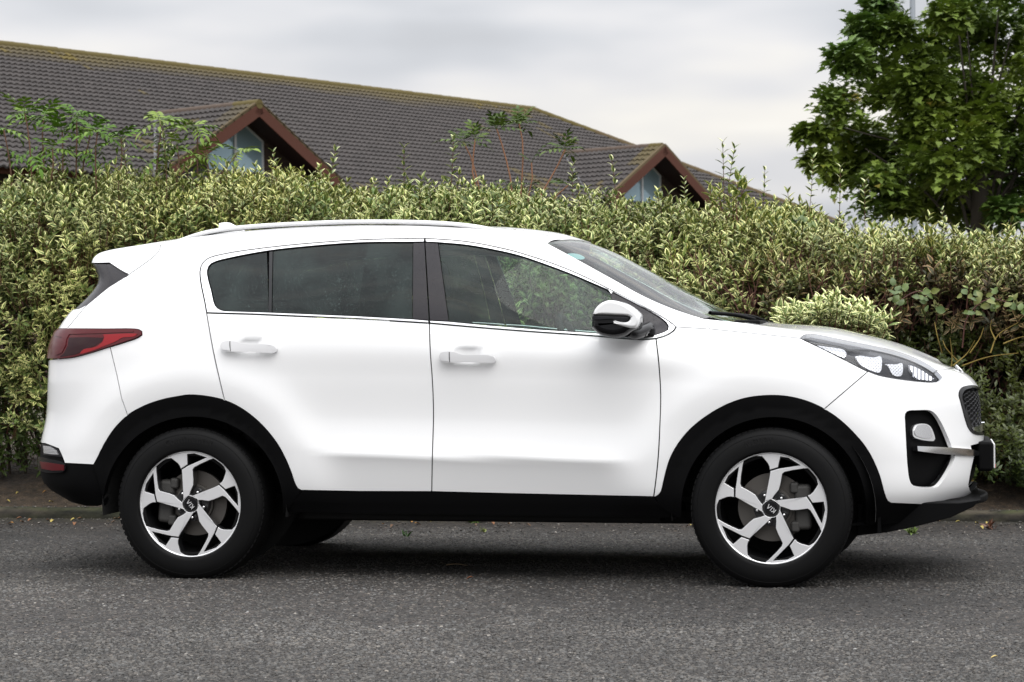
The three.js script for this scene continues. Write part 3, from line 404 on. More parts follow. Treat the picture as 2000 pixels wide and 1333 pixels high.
{ // registration plate and its holder
  mesh('plate_holder', rbox(0.07, 0.135, 0.60, 0.015, 3.592, 0.545, 0), M.plastic, car);
  const p = group('number_plate', car, [3.633, 0.545, 0]); mesh('plate_face', rbox(0.008, 0.111, 0.52, 0.003), M.white, p); mesh('plate_strip', box(0.002, 0.014, 0.50, 0.0052, -0.046, 0), M.plateRed, p);
}
// headlamps
{
  const all = outline([...LAMPtop, ...LAMPbot.slice(1, -1)], 0.6, 6);
  const housing = panel(all, { off: -0.024, depth: 0 }), lens = panel(all, { off: 0.001, depth: 0.024 });
  const piece = (pts, off, d = 0.012, w) => panel(outline(pts, 0, 5), { off, depth: d, warp: w });
  const side = piece(crv([[1598, 669.5], [1622, 673], [1648, 677.5], [1654, 682], [1655.5, 690], [1653, 696], [1647, 695], [1628, 686], [1598, 669.5]], 5), -0.014);
  const bowl = (x0, x1, y0, y1) => piece(crv([[x0, y0 + 2], [x0 + 14, y0], [x1 - 12, y0 + 1], [x1, y0 - 2], [x1, y1], [x1 - 16, y1 - 2], [x0 + 12, y1 - 14], [x0 + 2, y1 - 28], [x0, y0 + 2]], 5), -0.013, 0.012, (p) => -0.008 * Math.abs(Math.sin((p[0] - 3.05) * 16)));
  const b1 = bowl(1672, 1724, 690, 724), b2 = bowl(1731, 1765, 706, 732);
  const ind = piece([[1777, 709], [1790, 713], [1806, 722], [1829, 738], [1822, 742], [1795, 739], [1786, 727]], -0.012, 0.012);
  const rimTop = piece([[1573, 657], [1585, 655.5], [1650, 668.5], [1702, 679], [1660, 679], [1648, 673.5], [1600, 665]], -0.010);
  for (const s of [0, 1]) { const f = (g) => s ? mirror(g) : g; const l = mesh('headlamp', f(housing), M.lampDark, car); mesh('lens', f(lens), M.lampGlass, l); mesh('side_reflector', f(side), M.lampBright, l); mesh('reflector', f(b1), M.lampBright, l); mesh('reflector', f(b2), M.lampBright, l); mesh('indicator', f(ind), M.ribbed, l); mesh('bezel', f(rimTop), M.lampDark, l); }
}
// glass, pillars, bright window surround
const gTopR = crv([[805.8, 474.3], [700, 475.6], [600, 483], [524, 491.5], [455.5, 504], [420, 513], [410, 519], [405.5, 530], [408, 548], [413.5, 568], [420.5, 596], [427.5, 603.5], [438, 607]], 7);
const gBotR = [[438, 607], [525.6, 609.8], [697, 616.8], [805, 622.8]];
const gTopF = crv([[856, 475.2], [910, 480], [963, 489], [1015, 501], [1068, 519], [1120.5, 539], [1155.5, 554], [1193.4, 570.7], [1225.6, 586.4], [1274.6, 612.7], [1295.6, 626.7], [1304.5, 637], [1304, 644], [1283.4, 653], [1250, 660]], 7);
const gBotF = [[1250, 660], [1203, 655], [1162.5, 650.3], [1050, 643], [945, 634.2], [877, 627.6]];
sides('window_trim', () => panel(outline([...TGr, [829.4, 474], ...gTopR, ...gBotR.slice(1), [838, 625.6], ...rev(BLr)], 1.9, 7), { off: 0.002, depth: 0.008 }), M.satin);
sides('window_trim', () => panel(outline([...TGf, ...rev(NOSE).slice(1), ...rev(BLf).slice(1), [838.6, 625.6], [877, 627.6], ...rev(gBotF).slice(1), ...rev(gTopF).slice(1), [830.4, 474]], 1.9, 7), { off: 0.002, depth: 0.008 }), M.satin);
for (const L of [TGr, TGf]) { const a = insetOpen(L, 3.2), b = insetOpen(L, -3.2); sides('window_seal', () => panel(outline([...a, ...rev(b)], 0, 7), { off: -0.006, depth: 0 }), M.liner); }
{ // rain mist standing on the glass: fine grey speckle of drops, thicker in clouds
  const r = rng(19), mist = canvasTex(1024, 1024, (g) => { g.fillStyle = '#000'; g.fillRect(0, 0, 1024, 1024); for (let i = 0; i < 5200; i++) { const x = r() * 1024, y = r() * 1024, c = clamp(0.45 + 1.3 * fbm(x / 150, y / 190, 5)), s = 1.2 + 2.6 * r() ** 2, v = Math.round(40 + 165 * c * r()); g.fillStyle = `rgb(${v},${v},${v})`; g.beginPath(); g.ellipse(x, y, s, s * (1 + 0.6 * r()), 0, 0, 6.3); g.fill(); } const d = g.getImageData(0, 0, 1024, 1024), p = d.data; for (let y = 0; y < 1024; y++) for (let x = 0; x < 1024; x++) { const k = (y * 1024 + x) * 4, a = 26 + 46 * clamp(0.5 + 1.6 * fbm(x / 128, y / 128, 9)); p[k] = p[k + 1] = p[k + 2] = Math.max(p[k], a); } g.putImageData(d, 0, 0); }, false, [1.25, 1.25]);
  M.mist = std([0.06, 0.088, 0.083], { roughness: 0.7, alphaMap: mist, transparent: true, depthWrite: false });
  M.mistThin = std([0.16, 0.21, 0.195], { roughness: 0.7, alphaMap: mist, transparent: true, opacity: 0.5, depthWrite: false });
}
const split = nearest(gTopR, 524, 491.5), jn = nearest(gTopF, 1193.4, 570.7);
sides('rear_quarter_window', () => panel(outline([...gTopR.slice(split), ...gBotR.slice(1, 2), [524, 609.8]], 0.3, 7), { off: -0.005, depth: 0.01 }), M.privacy);
sides('rain_mist', () => panel(outline([...gTopR.slice(split), ...gBotR.slice(1, 2), [524, 609.8]], 0.3, 7), { off: -0.0035, depth: 0 }), M.mist);
sides('rear_door_window', () => panel(outline([[533, 490.3], ...rev(gTopR.slice(0, split - 1)), [805, 622.8], [697, 616.8], [531, 610]], 0.3, 7), { off: -0.005, depth: 0.01 }), M.privacy);
sides('rain_mist', () => panel(outline([[533, 490.3], ...rev(gTopR.slice(0, split - 1)), [805, 622.8], [697, 616.8], [531, 610]], 0.3, 7), { off: -0.0035, depth: 0 }), M.mist);
sides('window_divider', () => panel(outline([[525, 491.3], [532, 490.4], [530, 610], [523.5, 609.7]], 0.2), { off: -0.003, depth: 0.01 }), M.gloss);
sides('front_door_window', () => panel(outline([...gTopF.slice(0, jn + 1), [1196, 590], [1203, 655], ...gBotF.slice(2)], 0.3, 7), { off: -0.005, depth: 0.01 }), M.glass);
sides('rain_mist', () => panel(outline([...gTopF.slice(0, jn + 1), [1196, 590], [1203, 655], ...gBotF.slice(2)], 0.3, 7), { off: -0.0035, depth: 0 }), M.mistThin);
sides('pillar_trim', () => panel(outline([[806.5, 474.2], [828.8, 473.6], [837.4, 625.4], [805.5, 622.9]], 0.4), { off: -0.001, depth: 0.01 }), M.trim);
sides('pillar_trim', () => panel(outline([[830.2, 473.6], [855.3, 475.2], [876.3, 627.4], [839.4, 625.6]], 0.4), { off: -0.001, depth: 0.01 }), M.trim);
sides('mirror_triangle', () => panel(outline([...gTopF.slice(jn), [1203, 655], [1196, 590]], 0.3, 7), { off: -0.001, depth: 0.01 }), M.trim);
// hidden shell behind the panels, so that shut lines are dark and the cabin is closed
{
  const arch = (p, k = 0.47) => WHEEL_X.some((w) => Math.hypot(p[0] - w, p[1] - WHEEL_Y) < k);
  const shell = (t0, t1, u0, u1, off, nu = 90, nt = 24, skip) => { const pos = [], idx = []; for (let i = 0; i <= nu; i++) for (let j = 0; j <= nt; j++) { const u = lerp(u0, u1, i / nu), t = lerp(t0, t1, j / nt), p = body(u, t), n = bodyN(u, t); pos.push(p[0] + n.x * off, p[1] + n.y * off, Math.max(0, p[2] + n.z * off)); }
    for (let i = 0; i < nu; i++) for (let j = 0; j < nt; j++) { const a = i * (nt + 1) + j, b = a + nt + 1; const q = body(lerp(u0, u1, (i + .5) / nu), lerp(t0, t1, (j + .5) / nt)); if (skip && skip(q)) continue; idx.push(a, b, b + 1, a, b + 1, a + 1); }
    const g = new THREE.BufferGeometry(); g.setAttribute('position', new THREE.Float32BufferAttribute(pos, 3)); g.setAttribute('uv', new THREE.Float32BufferAttribute(new Float32Array(pos.length / 3 * 2), 2)); g.setIndex(idx); g.computeVertexNormals(); return g; };
  const low = shell(0, 5.75, 0, 3, -0.05, 120, 26, (p) => arch(p, 0.46) || p[0] > 3.25 && p[1] < 0.9);
  const quarter = shell(5.75, 9, 0, 1.18, -0.03, 40, 16, (p) => false);
  mesh('inner_shell', [low, mirror(low)], M.liner, car);
  const qg = shell(5.75, 8.7, 0.2, 1.02, -0.03, 24, 14); mesh('inner_shell', [qg, mirror(qg)], M.liner, car);
  const apil = shell(7.9, 9.22, 1.3, uAtTop(2.46), -0.02, 50, 8); mesh('pillar_lining', [apil, mirror(apil)], M.cloth, car);
  const ceil = shell(8.3, TOP, 0.2, uAtTop(1.70), -0.03, 60, 14); mesh('headlining', [ceil, mirror(ceil)], std([0.16, 0.16, 0.155], { roughness: 0.95 }), car);
  mesh('underbody_and_shade_boxes', [box(1.65, 0.06, 1.5, 1.335, 0.30, 0), box(2.9, 0.02, 1.2, 1.3, 0.36, 0), box(0.02, 0.5, 1.5, 2.42, 0.9, 0), box(2.0, 0.10, 0.80, 1.33, 0.26, -0.28), box(1.9, 0.06, 0.4, 1.33, 0.275, 0.3), box(0.8, 0.12, 0.5, 2.75, 0.26, -0.1), box(0.7, 0.1, 0.6, 0.0, 0.27, 0), new THREE.CylinderGeometry(0.1, 0.1, 0.5, 14).rotateX(Math.PI / 2).translate(-0.55, 0.31, -0.35)], M.liner, car);  // includes unseen low boxes added to deepen the shadow on the ground
  { const sh = new THREE.Shape(); [[1690, 985], [1890, 984], [1928, 978], [1915, 990], [1870, 1011], [1800, 1029], [1745, 1040], [1690, 1046]].forEach((p, i) => { const q = onZ(p[0], p[1], 0.66); i ? sh.lineTo(q.x, q.y) : sh.moveTo(q.x, q.y); }); mesh('under_tray', new THREE.ExtrudeGeometry(sh, { depth: 1.26, bevelEnabled: true, bevelSize: 0.004, bevelThickness: 0.03, bevelSegments: 2 }).translate(-0.03, 0, -0.63), M.plastic, car); }
  // liners round the wheels
  const lin2 = []; for (const wx of WHEEL_X) for (const s of [-1, 1]) { const g = new THREE.CylinderGeometry(0.435, 0.435, 0.30, 36, 1, true, Math.PI * 0.5, Math.PI).rotateX(-Math.PI / 2).rotateZ(0); g.translate(wx, WHEEL_Y, s * 0.70); lin2.push(g); const w = new THREE.CircleGeometry(0.44, 32); if (s < 0) w.rotateY(Math.PI); w.translate(wx, WHEEL_Y + 0.12, s * 0.55); lin2.push(w); }
  const arcs = []; for (const wx of WHEEL_X) for (const s of [-1, 1]) { const n = 28, pos = [], idx = []; for (let i = 0; i <= n; i++) { const a = lerp(-0.12, Math.PI + 0.12, i / n); for (const z of [0.52, 0.872]) pos.push(wx + 0.445 * Math.cos(a), WHEEL_Y + 0.445 * Math.sin(a), s * z); } for (let i = 0; i < n; i++) idx.push(2 * i, 2 * i + 1, 2 * i + 3, 2 * i, 2 * i + 3, 2 * i + 2); const g = new THREE.BufferGeometry(); g.setAttribute('position', new THREE.Float32BufferAttribute(pos, 3)); g.setAttribute('uv', new THREE.Float32BufferAttribute(new Float32Array(pos.length / 3 * 2), 2)); g.setIndex(idx); g.computeVertexNormals(); arcs.push(g); }
  const walls = lin2.filter((g, i) => i % 2); arcs.forEach((g, i) => mesh('wheel_arch_liner', [g, walls[i]], M.liner, car));
  for (const s of [1, -1]) mesh('mud_flap', box(0.015, 0.11, 0.2, 3.125, 0.285, s * 0.66), M.plastic, car);
}
// roof rails, aerial, wiper, sticker
{
  const rp = [[-0.215, 1.560], [-0.155, 1.578], [-0.05, 1.606], [0.06, 1.624], [0.2, 1.636], [0.457, 1.646], [0.712, 1.650], [1.064, 1.640], [1.25, 1.623], [1.39, 1.598], [1.485, 1.572]];
  const cs = new THREE.Shape(); cs.moveTo(-0.010, -0.021); cs.quadraticCurveTo(-0.013, 0.021, 0, 0.0215); cs.quadraticCurveTo(0.013, 0.021, 0.010, -0.021); cs.closePath();
  const rail = (s) => { const path = new THREE.CatmullRomCurve3(rp.map((p, i) => V(p[0], p[1] - 0.004, s * (0.565 - (i === 0 || i === rp.length - 1 ? 0 : 0))))); const n = 60, pos = [], idx = [], prof = []; for (let k = 0; k < 16; k++) { const a = k / 16 * Math.PI * 2; prof.push([0.0105 * Math.sign(Math.cos(a)) * Math.abs(Math.cos(a)) ** 0.7, 0.021 * Math.sign(Math.sin(a)) * Math.abs(Math.sin(a)) ** 0.7]); }
    for (let i = 0; i <= n; i++) { const p = path.getPointAt(i / n), t = path.getTangentAt(i / n), up = V(-t.y, t.x, 0), e = Math.min(1, 0.35 + 6 * Math.min(i / n, 1 - i / n)); for (const q of prof) pos.push(p.x + up.x * q[0] * e, p.y + up.y * q[0] * e, p.z + q[1]); }
    for (let i = 0; i < n; i++) for (let k = 0; k < 16; k++) { const a = i * 16 + k, b = i * 16 + (k + 1) % 16; s > 0 ? idx.push(a, a + 16, b + 16, a, b + 16, b) : idx.push(a, a + 16, b + 16, a, b + 16, b); }
    const g = new THREE.BufferGeometry(); g.setAttribute('position', new THREE.Float32BufferAttribute(pos, 3)); g.setAttribute('uv', new THREE.Float32BufferAttribute(new Float32Array(pos.length / 3 * 2), 2)); g.setIndex(idx); g.computeVertexNormals(); return g; };
  for (const s of [1, -1]) { const r = mesh('roof_rail', rail(s), M.silverRail, car); mesh('rail_shade_strip', tube(rp.slice(1, -1).map((p) => V(p[0], p[1] - 0.018, s * 0.578)), 0.0018, 50, 5), M.plastic, r); }  // thin dark strip drawn as the line of shade beneath each rail
  const fin = new THREE.Shape(); fin.moveTo(-0.10, -0.03); fin.lineTo(-0.095, 0.035); fin.quadraticCurveTo(-0.07, 0.042, -0.045, 0.036); fin.quadraticCurveTo(0.0, 0.012, 0.08, -0.03); fin.closePath();
  mesh('aerial', new THREE.ExtrudeGeometry(fin, { depth: 0.012, bevelEnabled: true, bevelSize: 0.006, bevelThickness: 0.012, bevelSegments: 3 }).translate(-0.05, 1.644, -0.006), M.paint, car);
  const wb = []; for (const [z0, z1] of [[0.62, 0.05], [-0.02, -0.55]]) { const a = V(2.42 - 0.12 * z0 * z0, 1.205, z0), b = V(2.53, 1.18, z1); wb.push(tube([a, a.clone().lerp(b, 0.5).add(V(0.015, 0.005, 0)), b], 0.009, 8, 6)); }
  mesh('wiper', [...wb, rbox(0.12, 0.03, 0.5, 0.012, 2.53, 1.158, 0.25), rbox(0.12, 0.03, 0.5, 0.012, 2.53, 1.158, -0.3)], M.plastic, car);
  const st = outline(crv([[1108, 494], [1120, 492.5], [1136, 496], [1144, 502], [1136, 505], [1122, 502], [1108, 494]], 4), 0, 4); mesh('screen_sticker', panel(st, { off: -0.0065, depth: 0 }), std([0.35, 0.55, 0.6], { roughness: 0.5 }), car);
}
cups = false;
// door handles: bar with a keyed cap, hung on the door
for (let i = 0; i < 2; i++) {
  const px = i ? [860, 972, 675] : [433, 543, 667]; const du = px[0] - 433, dv = i ? 19 : 0;
  const pts = [[433, 679], [435, 672], [442, 669.5], [456, 669], [467, 670.5], [475, 673.5], [490, 674.5], [512, 674], [530, 675], [540, 678], [543, 683], [540, 688], [520, 689], [500, 688], [480, 688], [462, 688.5], [438, 687]].map((p) => [p[0] + du + (i ? 0 : 0), p[1] + dv + (p[0] - 433) * 0.008]);
  const loop = outline(crv([...pts, pts[0]], 5), 0, 5); const g = panel(loop, { off: 0.033, depth: 0.016, warp: (p) => 0.008 - 9 * (p[1] - HANDLES[i][1] - 0.001) ** 2 - 0.5 * Math.max(0, Math.abs(p[0] - HANDLES[i][0]) - 0.1) });
  const cap = outline([[434.5, 676], [436, 671], [453, 668.5], [454, 687], [437, 685]].map((p) => [p[0] + du, p[1] + dv]), 0, 5), cg = panel(cap, { off: 0.0342, depth: 0.004, warp: (p) => 0.008 - 9 * (p[1] - HANDLES[i][1] - 0.001) ** 2 - 0.5 * Math.max(0, Math.abs(p[0] - HANDLES[i][0]) - 0.1) });
  const sg = panel(outline([[453.6, 669.5], [455, 669.5], [455, 688], [453.6, 688]].map((p) => [p[0] + du, p[1] + dv]), 0, 4), { off: 0.0338, depth: 0.003, warp: (p) => 0.008 - 9 * (p[1] - HANDLES[i][1] - 0.001) ** 2 - 0.5 * Math.max(0, Math.abs(p[0] - HANDLES[i][0]) - 0.1) });
  for (const s of [0, 1]) { const h = mesh('door_handle', s ? mirror(g) : g, M.handle || (M.handle = phys([0.69, 0.69, 0.70], { roughness: 0.3, clearcoat: 1, clearcoatRoughness: 0.05 })), car); mesh('end_cap', s ? mirror(cg) : cg, M.handle, h); mesh('key_seam', s ? mirror(sg) : sg, M.lampDark, h); }
}
cups = true;
// wing mirrors
for (const s of [1, -1]) {
  const zc = 1.02, q = (u, v) => { const p = onZ(u, v, zc + 0.03); return [p.x, p.y]; };
  const blob = (pts, depth, bev, z, off) => { const c = crv(pts.map((p) => q(...p)).concat([q(...pts[0])]), 0.008); const sh = new THREE.Shape(c.slice(0, -1).map((p) => new THREE.Vector2(p[0], p[1]))); return new THREE.ExtrudeGeometry(sh, { depth, bevelEnabled: true, bevelSize: bev, bevelOffset: -bev, bevelThickness: bev * (off || 1.6), bevelSegments: 7 }).translate(0, 0, z); };
  const f = (g) => s > 0 ? g : mirror(g); const m = group('wing_mirror', car);
  const full = [[1156, 640], [1157, 622], [1163, 606], [1174, 594], [1188, 588], [1204, 588], [1222, 594], [1240, 606], [1250, 617], [1251, 630], [1246, 641], [1234, 648], [1224, 655], [1204, 660], [1184, 658], [1168, 652]];
  const upper = [[1160, 615.5], [1165, 604], [1175, 594], [1188, 588], [1204, 588], [1222, 594], [1240, 606], [1250, 617], [1251, 630], [1246, 640], [1238, 641.5], [1216, 638], [1204, 633], [1199, 627], [1228, 628.5], [1234, 620.5], [1200, 616.5]];
  mesh('mirror_shell', f(blob(full, 0.10, 0.034, zc - 0.08)), M.gloss, m);
  mesh('mirror_cap', f(blob(upper, 0.10, 0.012, zc - 0.04, 2.2)), M.paint, m);
  mesh('indicator', f(blob([[1160, 617], [1198, 618.5], [1231, 621.5], [1226, 627], [1196, 625], [1160, 624.5]], 0.09, 0.004, zc - 0.016, 2)), M.lampDark, m);
  const a = onZ(1240, 650, 0.98), b = onZ(1262, 640, 0.86); mesh('mirror_foot', f(mergeGeometries([tube([V(a.x - 0.03, a.y + 0.005, 0.99), V(a.x, a.y - 0.005, 0.95), V(b.x, b.y - 0.012, 0.88), V(b.x + 0.01, b.y, 0.83)], 0.026, 10, 10), rbox(0.10, 0.05, 0.05, 0.015, b.x - 0.01, b.y - 0.02, 0.855)].map((g) => g.index ? g.toNonIndexed() : g))), M.gloss, m);
}
// cabin
{
  const seat = (x, z, w, name, parts) => { const g = group(name, car, [x, 0, z]); mesh('cushion', rbox(0.52, 0.16, w, 0.06, 0.10, 0.66, 0), M.cloth, g); const b = rbox(0.15, 0.66, w, 0.06, 0, 0.33, 0).rotateZ(0.30).translate(-0.14, 0.66, 0); mesh('backrest', b, M.cloth, g); for (const hz of parts) mesh('head_restraint', rbox(0.10, 0.19, 0.26, 0.045, 0, 0, 0).rotateZ(0.2).translate(-0.37, 1.40, hz), M.cloth, g); return g; };
  seat(1.25, 0.37, 0.5, 'front_seat', [0]); seat(1.25, -0.37, 0.5, 'front_seat', [0]); seat(0.32, 0, 1.28, 'rear_seat', [0.38, -0.38]);
  mesh('dashboard', rbox(0.62, 0.34, 1.5, 0.09, 2.12, 0.95, 0), M.dash, car);
  const sw = new THREE.TorusGeometry(0.185, 0.016, 10, 36).rotateY(Math.PI / 2).rotateZ(0.42).translate(1.72, 1.03, 0.37); mesh('steering_wheel', [sw, rbox(0.05, 0.12, 0.15, 0.02, 0, 0, 0).rotateZ(0.42).translate(1.73, 1.03, 0.37), rbox(0.03, 0.03, 0.34, 0.01, 0, 0, 0).rotateZ(0.42).translate(1.73, 1.03, 0.37)], M.dash, car);
  mesh('interior_mirror', rbox(0.03, 0.07, 0.24, 0.012, 1.78, 1.42, 0), M.dash, car);
}
// wheels
const font = await new FontLoader().loadAsync('fonts/droid/droid_sans_bold.typeface.json');
function arcText(str, size, radius, centre, z) { const gs = []; const adv = [...str].map((c) => (font.data.glyphs[c].ha / font.data.resolution) * size * 1.08), total = adv.reduce((a, b) => a + b, 0); let p = 0; [...str].forEach((c, i) => { const a = centre + (total / 2 - p - adv[i] / 2) / radius; p += adv[i]; const g = new TextGeometry(c, { font, size, depth: 0.002, curveSegments: 3 }).translate(-adv[i] / 2, 0, 0).translate(0, radius, z).rotateZ(a - Math.PI / 2); gs.push(g); }); return mergeGeometries(gs); }
const RIM = 0.2425;
function wheelShapes() {
  const P = (x, y) => [(x - 653) / 500, (688 - y) / 500], rot = (p, a) => [p[0] * Math.cos(a) - p[1] * Math.sin(a), p[0] * Math.sin(a) + p[1] * Math.cos(a)];
  // one opening, the small triangle beside it and the groove that joins them; repeated five times
  const big = [[400, 300], [412, 258], [440, 238], [528, 217], [576, 221], [600, 248], [628, 284], [641, 312], [644, 340], [716, 318], [738, 222], [810, 233], [921, 300], [716, 334], [650, 354], [640, 420], [639, 606], [605, 628], [575, 655], [548, 622], [515, 570], [470, 540], [388, 496], [378, 470], [384, 400]].map((p) => P(...p));
  const pieces = (grow, depth, bevel) => mergeGeometries([0, 1, 2, 3, 4].map((k) => {
    const c = big.map((p) => { if (!grow) return p; return p; }), A = c.map((p) => rot(p, k * Math.PI * 0.4)), B = c.map((p) => rot(p, (k - 1) * Math.PI * 0.4)), pts = [];
    for (let i = 2; i <= 17; i++) pts.push(A[i]);
    const arc = (r, a0, a1, n) => { for (let i = 0; i <= n; i++) { const a = lerp(a0, a1, i / n); pts.push([r * Math.cos(a), r * Math.sin(a)]); } }, ang = (p) => Math.atan2(p[1], p[0]);
    let a0 = ang(A[17]), a1 = ang(B[17]); while (a1 > a0) a1 -= 2 * Math.PI; arc(0.162, a0, a1, 8);
    for (const i of [17, 18, 19, 20, 21, 22, 23, 24, 0, 1, 2]) pts.push(B[i]);
    a0 = ang(B[2]); a1 = ang(A[2]); while (a1 < a0) a1 += 2 * Math.PI; arc(1, a0, a1, 22);
    let q = pts.filter((p, i) => { const n = pts[(i + 1) % pts.length]; return Math.hypot(p[0] - n[0], p[1] - n[1]) > 1e-4; });
    if (grow) q = inset(q, -grow);
    return new THREE.ExtrudeGeometry(new THREE.Shape(q.map((p) => new THREE.Vector2(p[0] * RIM, p[1] * RIM))), bevel ? { depth, bevelEnabled: true, bevelSize: 0.0012, bevelOffset: -0.0012, bevelThickness: 0.0012, bevelSegments: 2 } : { depth, bevelEnabled: false });
  }));
  return { bright: pieces(0, 0.003, true), dark: pieces(0.008, 0.045, false) };
}
const shapes = wheelShapes();
function makeWheel(turn, words, capTurn, rear) {
  const w = group('wheel', car); const R = 0.352;
  const pr = [[0.222, -0.095], [0.238, -0.112], [0.27, -0.1215], [0.305, -0.119], [0.332, -0.108], [0.345, -0.094], [0.3515, -0.075], [0.352, -0.03], [0.352, 0.03], [0.3515, 0.075], [0.345, 0.094], [0.332, 0.108], [0.305, 0.119], [0.27, 0.1215], [0.25, 0.118], [0.2445, 0.108], [0.243, 0.095], [0.222, 0.09]];
  const cv = new THREE.CatmullRomCurve3(pr.map((p) => V(p[0], p[1], 0)), false, 'centripetal').getPoints(90).map((p) => new THREE.Vector2(p.x, p.y));
  const ty = new THREE.LatheGeometry(cv, 96).rotateX(Math.PI / 2); mesh('tyre', ty, M.tyre, w);
  const blocks = []; for (let i = 0; i < 76; i++) for (const s of [1, -1]) { const g = box(0.021, 0.008, 0.036).translate(0, 0.3475, s * 0.074); g.rotateZ(i / 76 * Math.PI * 2); blocks.push(g); } mesh('tread_blocks', mergeGeometries(blocks), M.tyre, w);
  const rg = []; for (const r of [0.322, 0.2585]) rg.push(new THREE.TorusGeometry(r, 0.0012, 5, 96).translate(0, 0, r > 0.3 ? 0.1135 : 0.1195)); mesh('sidewall_ring', mergeGeometries(rg), M.tyre, w);
  mesh('lettering', arcText(words, 0.026, 0.285, Math.PI / 2 + (rear ? 0.0 : 0.16), 0.1195), M.tyreText, w);
  const f = mesh('rim', shapes.bright.clone().rotateZ(turn).translate(0, 0, 0.093), M.alloy, w);
  const lip = new THREE.TorusGeometry(RIM - 0.001, 0.004, 8, 96).translate(0, 0, 0.098); mesh('rim_lip', lip, M.alloy, w);
  const barrel = new THREE.CylinderGeometry(0.232, 0.212, 0.19, 64, 1, true).rotateX(Math.PI / 2).translate(0, 0, 0.0);
  mesh('spoke_backing', [shapes.dark.clone().rotateZ(turn).translate(0, 0, 0.0465), barrel, new THREE.CylinderGeometry(0.078, 0.085, 0.05, 40).rotateX(Math.PI / 2).translate(0, 0, 0.045), new THREE.CylinderGeometry(0.040, 0.048, 0.03, 40).rotateX(Math.PI / 2).translate(0, 0, 0.0775)], M.wheelBlack, w);
  mesh('brake_disc', [new THREE.CylinderGeometry(0.150, 0.150, 0.024, 56).rotateX(Math.PI / 2).translate(0, 0, 0.012), new THREE.CylinderGeometry(0.09, 0.09, 0.05, 40).rotateX(Math.PI / 2).translate(0, 0, 0.02)], M.disc, w);
  const ca = rear ? Math.PI * 0.98 : 0.02, cal = rbox(0.075, 0.20, 0.075, 0.02, 0.135, 0, 0.02).rotateZ(ca), cp = rbox(0.04, 0.05, 0.06, 0.012, 0.10, 0.085, 0.03).rotateZ(ca), cp2 = rbox(0.04, 0.05, 0.06, 0.012, 0.10, -0.085, 0.03).rotateZ(ca); mesh('caliper', [cal, cp, cp2], M.caliper, w);
  for (let k = 0; k < 5; k++) { const a = Math.PI / 2 + turn - 0.5 + 0.97 + k * Math.PI * 0.4, x = 0.0625 * Math.cos(a), y = 0.0625 * Math.sin(a); const n = mesh('wheel_nut', [new THREE.CylinderGeometry(0.0075, 0.009, 0.02, 6).rotateX(Math.PI / 2), new THREE.SphereGeometry(0.0072, 10, 8).translate(0, 0, 0.01)], M.chrome, w); n.position.set(x, y, 0.078); mesh('nut_seat', new THREE.TorusGeometry(0.0145, 0.003, 8, 24).translate(x, y, 0.072), M.wheelBlack, w); }
  mesh('hub_cap', new THREE.CylinderGeometry(0.0275, 0.029, 0.012, 40).rotateX(Math.PI / 2).translate(0, 0, 0.094), M.gloss, w); const kl = mesh('emblem_letters', kia(0.0098), M.alloy, w); kl.position.z = 0.1008; kl.rotation.z = capTurn;
  return w;
}
{
  const P = [onZ(372.3, 985, 0.895), onZ(1506.5, 993.5, 0.895)];
  const rear = makeWheel(14.2 * Math.PI / 180, 'Continental', 129 * Math.PI / 180, true), front = makeWheel(0, 'NEXEN', 140 * Math.PI / 180, false);
  rear.position.set(P[0].x, P[0].y, 0.803); front.position.set(P[1].x, P[1].y, 0.803); console.log('wheels', P.map((p) => [p.x.toFixed(3), p.y.toFixed(3)]).join(' | '));
  for (const [src, p] of [[rear, P[0]], [front, P[1]]]) { const c = src.clone(); car.add(c); c.position.set(p.x, p.y, -0.803); c.rotation.y = Math.PI; }
}
const aim = (dir, spin) => new THREE.Quaternion().setFromUnitVectors(V(0, 1, 0), dir.clone().normalize()).multiply(new THREE.Quaternion().setFromAxisAngle(V(0, 1, 0), spin));
